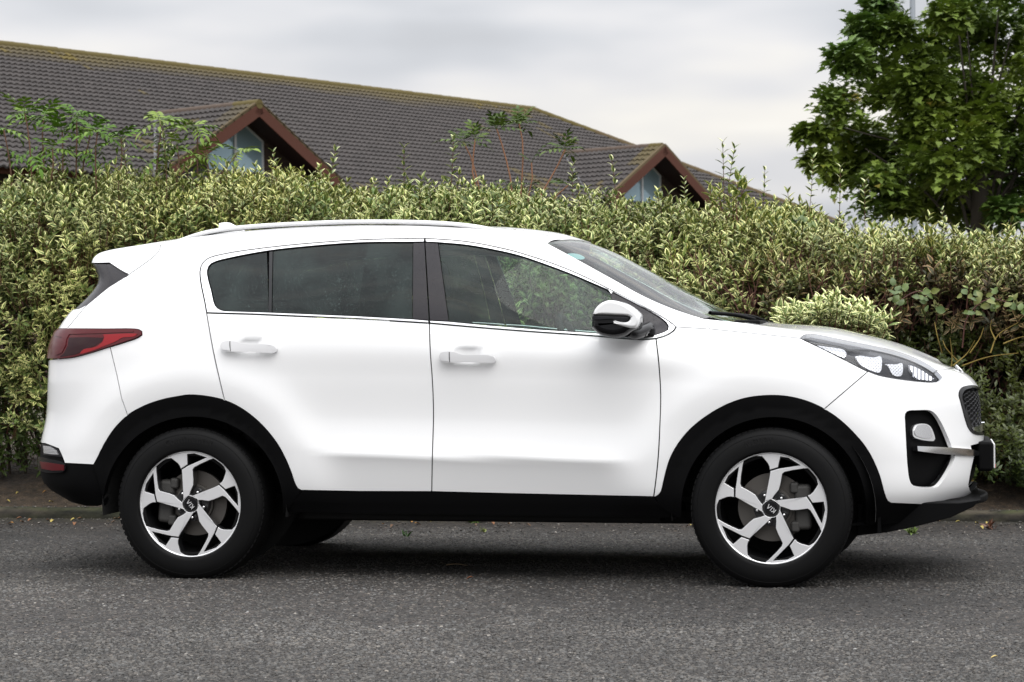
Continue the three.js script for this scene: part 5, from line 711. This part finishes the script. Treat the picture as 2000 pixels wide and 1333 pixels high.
    mesh('gable_wall', new THREE.ExtrudeGeometry(sh, { depth: 0.2, bevelEnabled: false }).translate(g.s, 0, wz - 0.2), brick, bld);
    const win = group('gable_window', bld, [g.s, 0, wz - 0.05]); const fr = std([0.62, 0.63, 0.64], { roughness: 0.45 });
    const bar = (x0, y0, x1, y1, w = 0.07) => box(Math.hypot(x1 - x0, y1 - y0) + w * 0.6, w, 0.07).rotateZ(Math.atan2(y1 - y0, x1 - x0)).translate((x0 + x1) / 2, (y0 + y1) / 2, 0);
    for (const b of [[-W, 4.6, -W, top(W)], [W, 4.6, W, top(W)], [0, 4.6, 0, top(0)], [-W, top(W), 0, top(0)], [0, top(0), W, top(W)], [-W, 4.6, W, 4.6]]) mesh('frame', bar(...b), fr, win);
    for (const sd of [-1, 1]) { const p = new THREE.Shape(); p.moveTo(0, 4.6); p.lineTo(sd * W, 4.6); p.lineTo(sd * W, top(W)); p.lineTo(0, top(0)); p.closePath(); mesh('pane', new THREE.ExtrudeGeometry(p, { depth: 0.02, bevelEnabled: false }).translate(0, 0, -0.03), std([0.34, 0.47, 0.53], { metalness: 0.3, roughness: 0.05 }), win); }
    for (const sd of [-1, 1]) { const p = [], P = (rr, w) => [g.s + sd * ((TN * rr - (RY - g.y)) / GT2 + w), RY - TN * rr + 0.07, rr]; for (const [a, b] of [[g.r0 + 0.2, GR]]) p.push(...P(a, -0.02), ...P(b, -0.02), ...P(b, 0.07), ...P(a, -0.02), ...P(b, 0.07), ...P(a, 0.07)); const vg = new THREE.BufferGeometry(); vg.setAttribute('position', new THREE.Float32BufferAttribute(p, 3)); vg.setAttribute('uv', new THREE.Float32BufferAttribute(new Float32Array(12), 2)); vg.computeVertexNormals(); mesh('valley_lead', vg, std([0.11, 0.11, 0.12], { roughness: 0.6, metalness: 0.2 }), bld); }
  }
  // ridge and hip tiles, each one
  for (let s = -14; s < LEN; s += 0.45) mesh('ridge_tile', new THREE.CylinderGeometry(0.12, 0.13, 0.47, 10).rotateZ(Math.PI / 2).translate(s + 0.22, RY + 0.0 + 0.008 * (r() - 0.5), 0), ridgeM, bld);
  const hipL = EAVE * Math.SQRT2 * Math.hypot(1, TN / Math.SQRT2), hd = V(1, -TN, 1).normalize(); const hq = new THREE.Quaternion().setFromUnitVectors(V(0, 1, 0), hd);
  const hipG = new THREE.CylinderGeometry(0.12, 0.13, 0.46, 10); for (let d = 0.2; d < hipL; d += 0.44) { const m = mesh('hip_tile', hipG, d < 2 ? ridgeM : hipM, bld); m.position.copy(V(LEN, RY, 0).addScaledVector(hd, d)); m.quaternion.copy(hq); }
  // far slope, hip end, walls, fascia
  const plain = std([0.07, 0.066, 0.07], { roughness: 0.9 }); const tri = (pts) => { const g = new THREE.BufferGeometry(); const p = []; for (let i = 1; i < pts.length - 1; i++) p.push(...pts[0], ...pts[i], ...pts[i + 1]); g.setAttribute('position', new THREE.Float32BufferAttribute(p, 3)); g.setAttribute('uv', new THREE.Float32BufferAttribute(new Float32Array(p.length / 3 * 2), 2)); g.computeVertexNormals(); return g; };
  const ey = RY - TN * EAVE, off = 0.06;
  mesh('roof_deck', [tri([[-14, RY - off, 0], [-14, ey - off, EAVE], [LEN + EAVE, ey - off, EAVE], [LEN, RY - off, 0]]), tri([[LEN, RY - off, 0], [LEN + EAVE, ey - off, EAVE], [LEN + EAVE, ey - off, -EAVE]]), tri([[-14, RY - off, 0], [LEN, RY - off, 0], [LEN + EAVE, ey - off, -EAVE], [-14, ey - off, -EAVE]])], plain, bld);
  mesh('wall', box(LEN + EAVE + 13, ey, EAVE * 2 - 1.4, (LEN + EAVE - 15) / 2, ey / 2 - 0.1, 0), brick, bld);
  mesh('fascia', [box(14 + gables[0].s - 2.7, 0.24, 0.04, (-14 + gables[0].s - 2.7) / 2, ey - 0.08, EAVE - 0.02), box(gables[1].s - gables[0].s - 5.4, 0.24, 0.04, (gables[0].s + gables[1].s) / 2, ey - 0.08, EAVE - 0.02)], timber, bld);
}
// ---------------------------------------------------------------- maple on the right, lamp post behind it
{
  const tree = tag(group('maple_tree'), 'broad maple tree with dark green lobed leaves beyond the hedge on the right', 'tree');
  const D0 = 25, r = rng(41), base = at(1925, 675, D0); base.y = 0; tree.position.copy(base);
  const lobes = [[1722, 15, 45], [1690, 60, 50], [1722, 75, 52], [1660, 120, 50], [1700, 165, 85], [1630, 205, 55], [1605, 262, 42], [1580, 262, 22], [1650, 250, 70], [1600, 318, 34], [1650, 335, 60], [1690, 290, 80], [1720, 380, 75], [1792, 150, 85], [1752, 62, 48], [1822, 92, 50], [1855, 35, 52], [1800, 210, 110], [1790, 320, 105], [1850, 170, 120], [1850, 300, 120], [1890, 60, 80], [1910, 30, 60], [1930, 190, 130], [1930, 320, 120], [1830, 395, 70], [1760, 405, 50], [1900, 405, 70], [1975, 70, 90], [1990, 240, 130], [1990, 360, 90], [1970, 420, 50], [2080, 120, 130], [2090, 280, 140], [2060, 400, 80], [1960, -60, 110], [1860, -50, 80], [2070, -30, 120], [2180, 180, 130], [2160, 330, 120]];
  const leafShape = (() => { const a = [[0, 0], [0.10, 0.10], [0.34, 0.02], [0.30, 0.22], [0.50, 0.36], [0.36, 0.44], [0.38, 0.60], [0.20, 0.56], [0.16, 0.78], [0.06, 0.80], [0, 1.0]]; const pts = [...a, ...a.slice(1, -1).reverse().map((p) => [-p[0], p[1]])]; const s = new THREE.Shape(pts.map((p) => new THREE.Vector2(p[0], p[1]))); const g = new THREE.ShapeGeometry(s); const p = g.attributes.position; for (let i = 0; i < p.count; i++) p.setZ(i, Math.abs(p.getX(i)) * 0.35 - 0.25 * p.getY(i) ** 2); g.computeVertexNormals(); return g; })();
  const clump = (seed) => { const q = rng(seed), gs = []; for (let i = 0; i < 9; i++) { const a = q() * 6.28, el = (q() - 0.35) * 1.2, d = V(Math.cos(a) * Math.cos(el), Math.sin(el) - 0.1, Math.sin(a) * Math.cos(el)), f = V(d.x * 0.35, 1, d.z * 0.35).add(V((q() - 0.5) * 0.8, 0, (q() - 0.5) * 0.8)); gs.push(place(leafShape, d.clone().multiplyScalar(0.03 + 0.12 * q()), d, f, 0.075 + 0.045 * q())); } return mergeGeometries(gs); };
  const mat = new THREE.MeshPhysicalMaterial({ color: 0xffffff, roughness: 0.55, specularIntensity: 0.5, transmission: 0.3, thickness: 0, side: THREE.DoubleSide });
  const lists = [[], [], []];
  for (const [u, v, R] of lobes) { const dd = (r() - 0.5) * 2.2, c = at(u, v, D0 + dd), rad = R / FOCAL * D0; const n = Math.round(30 + rad * rad * 330); for (let i = 0; i < n; i++) { const d = V(r() * 2 - 1, r() * 2 - 1, r() * 2 - 1); if (d.length() > 1 || d.length() < 0.1) { i--; continue; } const k = Math.pow(d.length(), 0.5); d.normalize(); const p = c.clone().addScaledVector(d, Math.max(rad - 0.13, 0.06) * k * (0.85 + 0.35 * fbm(d.x * 2 + u, d.y * 2, d.z * 2))); const g = fbm(p.x * 1.6, p.y * 1.6, p.z * 1.6); if (g < -0.17 && r() < 0.75) continue; const t = 0.75 + 0.5 * r(), y = r() < 0.012 ? 1 : 0, warm = clamp(0.5 + fbm(p.x * 0.9, p.y * 0.9, 7) + 0.3 * (r() - 0.5)); lists[i % 3].push({ p: p.sub(base), q: aim(V((r() - 0.5) * 0.9, 1, (r() - 0.5) * 0.9), r() * 6.28), s: 0.8 + 0.5 * r(), c: lin(lerp(lerp(0.085, 0.20, warm) * t, 0.22, y), lerp(0.165, 0.265, warm) * t, 0.032 * t) }); } }
  lists.forEach((l, i) => scatter('foliage', clump(100 + i), mat, l, tree));
  const bark = std([0.06, 0.05, 0.04], { roughness: 0.9 }); const top = at(1915, 330, D0).sub(base);
  mesh('trunk', tube([V(0, -0.1, 0), V(0.05, 0.8, 0), V(-0.05, 1.7, 0.05), top], 0.19, 14, 10, 0.09), bark, tree);
  for (const [u, v, R] of lobes) { if (R < 70) continue; const c = at(u, v, D0).sub(base), st = V(0, lerp(1.4, top.y, r()), 0), mid = st.clone().lerp(c, 0.5).add(V(0, 0.25, 0)); mesh('limb', tube([st, mid, c], 0.03, 8, 6, 0.008), bark, tree); }
  const post = tag(group('lamp_post', scene, [at(1787, 675, 42).x, 0, at(1787, 675, 42).z]), 'grey steel lamp post rising behind the maple tree', 'lamp post');
  const steel = std([0.35, 0.38, 0.42], { roughness: 0.5, metalness: 0.5 }); mesh('pole', new THREE.CylinderGeometry(0.05, 0.075, 9, 16).translate(0, 4.5, 0), steel, post); mesh('base_door', rbox(0.02, 0.4, 0.1, 0.008, 0.075, 0.8, 0), steel, post); mesh('lamp_head', rbox(0.6, 0.1, 0.24, 0.04, 0.25, 9.0, 0), steel, post);
}
// ---------------------------------------------------------------- elder shoots above the hedge
{
  const elderLeaf = (seed) => { const r = rng(seed), gs = [], L = 0.20 + 0.05 * r(); for (let i = 0; i < 3; i++) for (const s of [-1, 1]) { const y = L * lerp(0.30, 0.80, i / 2), d = V(s * 0.85, 0.5, 0); gs.push(place(leafGeo(0.085 + 0.02 * r(), 0.032, { droop: 0.35, fold: 0.3 }), V(0, y, -0.25 * y * y / L), d, V(0, -0.1, 1))); } gs.push(place(leafGeo(0.11, 0.038, { droop: 0.35, fold: 0.3 }), V(0, L * 0.92, -0.25 * L), V(0, 1, -0.3), V(0, 0, 1))); gs.push(tube([V(0, 0, 0), V(0, L * 0.5, -0.06 * L), V(0, L, -0.25 * L)], 0.0028, 5, 4, 0.0015)); return mergeGeometries(gs.map((g) => (g.index ? g.toNonIndexed() : g))); };
  const variants = [1, 2, 3].map((k) => elderLeaf(k + 50));
  const build = (name, label, stems, D0, leafC, stemC, seed, sz = 0.62, rise = 0.5) => {
    const o = tag(group(name), label, 'shrub'), r = rng(seed); const b0 = at(stems[0][0][0], 675, D0); o.position.set(b0.x, 0.2, b0.z); const mats = leafC.map((c) => new THREE.MeshPhysicalMaterial({ color: lin(...c), roughness: 0.5, specularIntensity: 0.35, side: THREE.DoubleSide })), sm = std(stemC, { roughness: 0.75 });
    for (const st of stems) {
      const dd = (r() - 0.5) * 0.5, pts = st.map((p) => at(p[0], p[1], D0 + dd).sub(o.position)); const foot = pts[0].clone(); foot.y = 0.05; foot.z -= 0.25; const all = [foot, ...pts];
      mesh('stem', tube(all, 0.0095, 20, 6, 0.005), sm, o); const cv = new THREE.CatmullRomCurve3(pts), n = st.leaves || 9;
      const tuft = (c, k, up, spread) => { for (let i = 0; i < k; i++) { const a = i / k * 6.28 + r(), el = up - 0.35 + (r() - 0.5) * 1.3, d = V(Math.cos(a) * Math.cos(el) * spread, Math.sin(el), Math.sin(a) * Math.cos(el) * spread).normalize(); const f = V(-d.x * Math.sin(el) + (r() - 0.5) * 0.6, Math.cos(el) * 0.7 + 0.2, -d.z * Math.sin(el) + 0.45 * r()); const m = mesh('leaf', variants[Math.floor(r() * 3)], mats[Math.floor(r() * mats.length)], o); const y = d, x = new THREE.Vector3().crossVectors(y, f).normalize(), z = new THREE.Vector3().crossVectors(x, y); m.quaternion.setFromRotationMatrix(new THREE.Matrix4().makeBasis(x, y, z)); m.position.copy(c); m.scale.setScalar(sz + 0.33 * r()); } };
      tuft(pts[pts.length - 1], n, rise, 1); if (st.side) for (const s of st.side) tuft(cv.getPointAt(s), 3, 0.25, 1);
    }
    return o;
  };
  const S = (pts, leaves, side) => Object.assign(pts, { leaves, side });
  build('elder_shrub', 'dark leaved elder with bare brown stems standing above the hedge in front of the roof', [S([[1003, 412], [997, 350], [984, 295], [970, 252]], 9, [0.35]), S([[1016, 410], [1020, 340], [1021, 280], [1014, 242]], 11, []), S([[938, 385], [928, 335], [917, 300], [905, 278]], 7, []), S([[932, 380], [922, 330], [925, 300], [928, 272]], 5, []), S([[1050, 400], [1072, 355], [1090, 322], [1104, 292]], 8, []), S([[1030, 402], [1040, 345], [1038, 318]], 2, [0.5]), S([[1075, 395], [1092, 378], [1110, 362]], 4, [])], 14.9, [[0.05, 0.085, 0.014], [0.075, 0.115, 0.02], [0.04, 0.065, 0.012]], [0.24, 0.11, 0.06], 61, 0.42, 1.0);
  build('elder_shrub', 'fresh green elder shoots standing above the hedge behind the rear of the car', [S([[20, 330], [12, 280], [6, 252]], 7, [0.5]), S([[60, 325], [56, 270], [48, 222]], 9, [0.25]), S([[85, 320], [82, 270], [85, 228]], 9, [0.4]), S([[122, 325], [122, 290], [121, 258]], 9, [0.4]), S([[148, 320], [150, 270], [148, 228]], 9, [0.3]), S([[162, 320], [170, 290], [178, 252]], 8, [0.4]), S([[186, 325], [186, 290], [190, 258]], 9, [0.5]), S([[235, 330], [238, 300], [236, 270]], 8, [0.4]), S([[100, 335], [106, 310], [102, 290]], 6, [])], 14.7, [[0.085, 0.17, 0.018], [0.065, 0.135, 0.015], [0.12, 0.20, 0.025]], [0.13, 0.065, 0.04], 62, 0.5, 0.7);
  build('elder_shrub', 'pale green drooping leafy shoots in front of the larger timber gable', [S([[305, 330], [312, 280], [313, 236]], 9, [0.3, 0.55, 0.75]), S([[385, 335], [386, 290], [384, 248]], 9, [0.35, 0.6]), S([[425, 350], [450, 318], [466, 296]], 6, []), S([[405, 345], [408, 318], [402, 300]], 5, []), S([[345, 340], [350, 310], [345, 285]], 6, [0.5])], 14.5, [[0.13, 0.20, 0.03], [0.10, 0.17, 0.025], [0.17, 0.24, 0.045]], [0.12, 0.06, 0.04], 63, 0.5, 0.6);
}
// ---------------------------------------------------------------- shrubs on the right
{
  const r = rng(71);
  const cream = tag(group('cream_dogwood'), 'small bright cream variegated dogwood clump just above the bonnet', 'shrub'); const c0 = at(1625, 675, 12.9); cream.position.set(c0.x, 0.2, c0.z);
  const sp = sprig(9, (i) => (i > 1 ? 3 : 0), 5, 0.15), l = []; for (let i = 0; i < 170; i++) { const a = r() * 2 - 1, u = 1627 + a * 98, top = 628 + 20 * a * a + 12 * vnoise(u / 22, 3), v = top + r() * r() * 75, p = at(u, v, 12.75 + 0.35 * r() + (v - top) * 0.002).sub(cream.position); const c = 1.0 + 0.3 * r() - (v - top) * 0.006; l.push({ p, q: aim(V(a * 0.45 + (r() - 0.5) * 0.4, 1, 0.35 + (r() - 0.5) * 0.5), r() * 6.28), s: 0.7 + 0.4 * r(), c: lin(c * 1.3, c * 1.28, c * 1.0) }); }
  scatter('foliage', sp.leaves, leafMat, l, cream); scatter('twigs', sp.stem, stemMat, l, cream); const st = []; for (let i = 0; i < 16; i++) { const p = at(1540 + i * 11, 640, 12.95).sub(cream.position); st.push(tube([V(p.x * 0.4, 0, -0.25), V(p.x * 0.8, p.y * 0.5, -0.15), p], 0.008, 8, 5, 0.004)); } mesh('stems', mergeGeometries(st), stemMat, cream).userData.kind = 'stuff';
  // dense small leaved evergreen
  const green = tag(group('cotoneaster'), 'low dense small leaved evergreen shrub at the foot of the hedge near the front bumper', 'shrub'); const g0 = at(1960, 675, 13.0); green.position.set(g0.x, 0.2, g0.z);
  const tiny = (seed) => { const q = rng(seed), gs = []; for (let i = 0; i < 14; i++) { const s = q(), a = q() * 6.28, d = V(Math.cos(a), 0.6 + q() * 0.5, Math.sin(a)); gs.push(place(leafGeo(0.026 + 0.012 * q(), 0.014, { droop: 0.2, n: 2 }), V(0.02 * (q() - 0.5), s * 0.12 - 0.02, 0.02 * (q() - 0.5)), d, V(-d.x, 1, -d.z))); } return mergeGeometries(gs); };
  const gl = []; for (let i = 0; i < 9000; i++) { const x = lerp(2.55, 6.5, Math.pow(r(), 1.4)), a = r(), H = 1.12 * sstep(2.35, 3.2, x) + 0.1 + 0.16 * fbm(x * 2, 4), depth = r() * r() * 0.4, ph = lerp(-0.5, 1.75, a), w = 0.18 * fbm(x * 2.2, a * 5, 6) + 0.1 * fbm(x * 6, a * 14, 2); const z = KERB(x) - 0.42 - 0.55 + (0.6 - depth) * Math.cos(ph) + w, y = 0.42 + (H - 0.42) * Math.max(Math.sin(ph), -0.35) * (1 - depth * 0.5) + w * 0.3; if (y < 0.2) continue; if (fbm(x * 2.5, y * 3, z * 2) < -0.2 && r() < 0.7) continue; const t = 0.75 + 0.6 * r(), wm = clamp(0.5 + fbm(x * 1.5, y * 1.5, 5)); gl.push({ p: V(x, y, z).sub(green.position), q: aim(V((r() - 0.5) * 0.8, 0.8, Math.cos(ph) * 0.8 + (r() - 0.5) * 0.6), r() * 6.28), s: 0.8 + 0.6 * r(), c: lin(lerp(0.035, 0.085, wm) * t, lerp(0.056, 0.092, wm) * t, 0.011 * t) }); }
  const gm = new THREE.MeshPhysicalMaterial({ color: 0xffffff, roughness: 0.45, side: THREE.DoubleSide }); scatter('foliage', tiny(5), gm, gl.filter((_, i) => i % 2), green); scatter('foliage', tiny(6), gm, gl.filter((_, i) => !(i % 2)), green);
  const bs = []; for (let i = 0; i < 90; i++) { const x = lerp(2.8, 5.5, r()), z = KERB(x) - 0.9; const t = V(x + (r() - 0.5) * 0.6, 0.4 + 0.7 * r(), z + 0.35 * r()).sub(green.position); bs.push(tube([V(x, 0.15, z).sub(green.position), V(x, 0.5, z + 0.1).sub(green.position).lerp(t, 0.5), t], 0.009, 6, 5, 0.004)); } mesh('branches', mergeGeometries(bs), twigBrown, green).userData.kind = 'stuff';
  // lichen covered bare branches in it
  const lich = std([0.17, 0.12, 0.022], { roughness: 0.9 }); const lb = tag(group('bare_shrub'), 'yellow lichen covered bare branches poking out of the evergreen shrub', 'shrub'); const l0 = at(1900, 675, 12.75); lb.position.set(l0.x, 0.2, l0.z);
  for (const ln of [[[1855, 740], [1860, 700], [1856, 660]], [[1862, 715], [1890, 690], [1905, 665]], [[1895, 690], [1915, 660], [1922, 640]], [[1880, 715], [1930, 698], [1990, 690]], [[1840, 690], [1832, 660], [1826, 630]], [[1935, 690], [1950, 655], [1990, 630]], [[1945, 665], [1935, 640], [1938, 625]], [[1960, 672], [1985, 662], [2010, 655]], [[1870, 705], [1848, 680], [1842, 665]]]) mesh('branch', tube([...ln].map((p) => at(p[0], p[1], 12.55 + 0.1 * r()).sub(lb.position)), 0.0048, 10, 5, 0.002), lich, lb);
  mesh('stem', tube([V(0, 0, -0.2), at(1865, 800, 12.8).sub(lb.position), at(1858, 735, 12.6).sub(lb.position)], 0.014, 8, 6, 0.008), lich, lb);
  // bramble leaves
  const bramble = tag(group('bramble'), 'bramble with larger plain green leaves climbing out of the hedge at the right', 'shrub'); const b0 = at(1850, 675, 12.8); bramble.position.set(b0.x, 0.2, b0.z); const bmats = [[0.085, 0.13, 0.02], [0.13, 0.15, 0.025], [0.06, 0.10, 0.018]].map((c) => new THREE.MeshPhysicalMaterial({ color: lin(...c), roughness: 0.45, side: THREE.DoubleSide })), bleaf = leafGeo(0.062, 0.042, { droop: 0.3, fold: 0.25, n: 5 });
  for (const [u, v, n, s] of [[1755, 565, 8, 22], [1745, 595, 4, 12], [1800, 580, 4, 15], [1815, 575, 3, 10], [1890, 575, 4, 14], [1920, 585, 6, 22], [1925, 605, 5, 22], [1895, 615, 4, 14], [1975, 595, 5, 20], [1990, 610, 4, 14], [1940, 572, 3, 10], [1580, 440, 5, 18], [1560, 432, 4, 14], [1840, 600, 4, 30]]) for (let i = 0; i < n; i++) { const m = mesh('leaf', bleaf, bmats[Math.floor(r() * 3)], bramble); m.position.copy(at(u + (r() - 0.5) * 2 * s, v + (r() - 0.5) * s, v < 450 ? 13.6 : 12.75 + 0.15 * r())).sub(bramble.position); m.quaternion.copy(new THREE.Quaternion().setFromEuler(new THREE.Euler(-0.5 + (r() - 0.5), (r() - 0.5) * 1.5, (r() - 0.5) * 3))); m.scale.setScalar(0.7 + 0.5 * r()); }
  for (const ln of [[[1740, 640], [1748, 600], [1790, 570], [1830, 575]], [[1880, 680], [1890, 620], [1930, 585], [1995, 600]]]) mesh('cane', tube(ln.map((p) => at(p[0], p[1], 12.9).sub(bramble.position)), 0.005, 14, 5, 0.003), stemMat, bramble);
}
// ---------------------------------------------------------------- bits on the ground
{
  const r = rng(91), peb = new THREE.IcosahedronGeometry(1, 1); { const p = peb.attributes.position; for (let i = 0; i < p.count; i++) { const k = 0.8 + 0.35 * hash3(Math.round(p.getX(i) * 50), Math.round(p.getY(i) * 50), Math.round(p.getZ(i) * 50)); p.setXYZ(i, p.getX(i) * k, p.getY(i) * k * 0.6, p.getZ(i) * k); } peb.computeVertexNormals(); }
  const gv = tag(group('gravel'), null, null, null, 'stuff'), list = []; for (let i = 0; i < 2600; i++) { const x = lerp(-3.6, 5, r()), s = -0.1 + 0.9 * r() ** 1.7, z = KERB(x) + s; if (s < 0.02 && s > -0.02) continue; const w = r() < 0.07, v = w ? 0.22 + 0.2 * r() : 0.035 + 0.07 * r(); list.push({ p: V(x, (s < 0 ? 0.078 : 0.004 + 0.012 * Math.exp(-s * 3.5)), z), q: aim(V(r() - 0.5, 1.5, r() - 0.5), r() * 6.28), s: 0.003 + 0.006 * r() ** 2, c: lin(v, v * 0.92, v * 0.82) }); } scatter('stones', peb, std([1, 1, 1], { roughness: 0.85 }), list, gv);
  const lt = tag(group('leaf_litter'), null, null, null, 'stuff'), lg = leafGeo(0.035, 0.02, { droop: 0.4, fold: 0.6, n: 3 }), ll = []; for (let i = 0; i < 240; i++) { const x = lerp(-3.5, 5, r()), s = i < 150 ? -0.15 - 1.0 * r() : 0.5 * r() ** 1.5, z = KERB(x) + s, y = s < -0.12 ? 0.05 + 0.26 * sstep(0, 1.3, -s - 0.12) + 0.02 : 0.016; const c = [[0.32, 0.16, 0.04], [0.20, 0.09, 0.04], [0.38, 0.30, 0.08], [0.12, 0.07, 0.04]][Math.floor(r() * 4)]; ll.push({ p: V(x, y, z), q: new THREE.Quaternion().setFromEuler(new THREE.Euler(-1.7 + r() * 0.4, r() * 6, r() * 0.3, 'YXZ')), s: 0.6 + 0.7 * r(), c: lin(...c) }); } scatter('dry_leaves', lg, new THREE.MeshStandardMaterial({ roughness: 0.8, side: THREE.DoubleSide }), ll, lt);
  const tuft = (name, label, u, v, n, h, col, y0 = 0.005) => { const p = onY(u, v, y0), o = tag(group(name, scene, [p.x, y0, p.z]), label, 'weed'); const m = new THREE.MeshPhysicalMaterial({ color: lin(...col), roughness: 0.5, side: THREE.DoubleSide }), g = leafGeo(h, h * 0.3, { droop: 0.6, n: 4 }); for (let i = 0; i < n; i++) { const a = r() * 6.28, q = mesh('leaf', g, m, o); q.quaternion.copy(aim(V(Math.cos(a), 0.5 + r() * 1.4, Math.sin(a)), r() * 6)); q.position.set((r() - 0.5) * h * 0.9, 0, (r() - 0.5) * h * 0.5); q.scale.setScalar(0.7 + 0.6 * r()); } };
  tuft('weed', 'green weed growing by the kerb, seen under the middle of the car', 928, 1022, 22, 0.06, [0.10, 0.17, 0.03]);
  tuft('weed', 'tiny yellow green weed on the asphalt, just below the larger weed under the car', 944, 1040, 9, 0.03, [0.20, 0.24, 0.05]);
  tuft('weed', 'small flat green weed under the car behind the rear wheel', 793, 1049, 8, 0.035, [0.06, 0.14, 0.03]);
  tuft('weed', 'low mossy green tuft against the kerb under the front bumper', 1782, 1043, 30, 0.04, [0.10, 0.15, 0.03]);
  tuft('weed', 'dry reddish weed against the mossy kerb at the right', 1938, 1034, 12, 0.05, [0.10, 0.04, 0.02]);
  const twig = onY(893, 1107), tw = tag(mesh('twig', tube([V(-0.055, 0.006, 0.0), V(-0.01, 0.011, -0.01), V(0.05, 0.006, 0.006)], 0.0028, 8, 5, 0.0015), std([0.16, 0.11, 0.06], { roughness: 0.85 })), 'short dry brown twig lying on the asphalt beside the car', 'twig'); tw.position.copy(twig);
  const fl = (label, u, v, c, s) => { const p = onY(u, v, 0.008), m = tag(mesh('fallen_leaf', leafGeo(s, s * 0.6, { droop: 0.3, fold: 0.5 }), new THREE.MeshStandardMaterial({ color: lin(...c), roughness: 0.7, side: THREE.DoubleSide })), label, 'leaf'); m.position.copy(p); m.rotation.set(-1.5, 1.2 + s * 20, 0, 'YXZ'); };
  fl('single orange brown leaf on the asphalt below the front door', 924, 1128, [0.34, 0.12, 0.05], 0.032);
  fl('pale yellow fallen leaf on the asphalt in the lower right corner', 1950, 1283, [0.55, 0.42, 0.15], 0.028);
}
// ---------------------------------------------------------------- draw
const renderer = new THREE.WebGLRenderer({ antialias: true });
renderer.setSize(1024, 682);
renderer.shadowMap.enabled = true; renderer.shadowMap.type = THREE.PCFSoftShadowMap;
renderer.toneMapping = THREE.LinearToneMapping; renderer.toneMappingExposure = EXPOSURE;
scene.environmentIntensity = 1;
renderer.render(scene, camera);
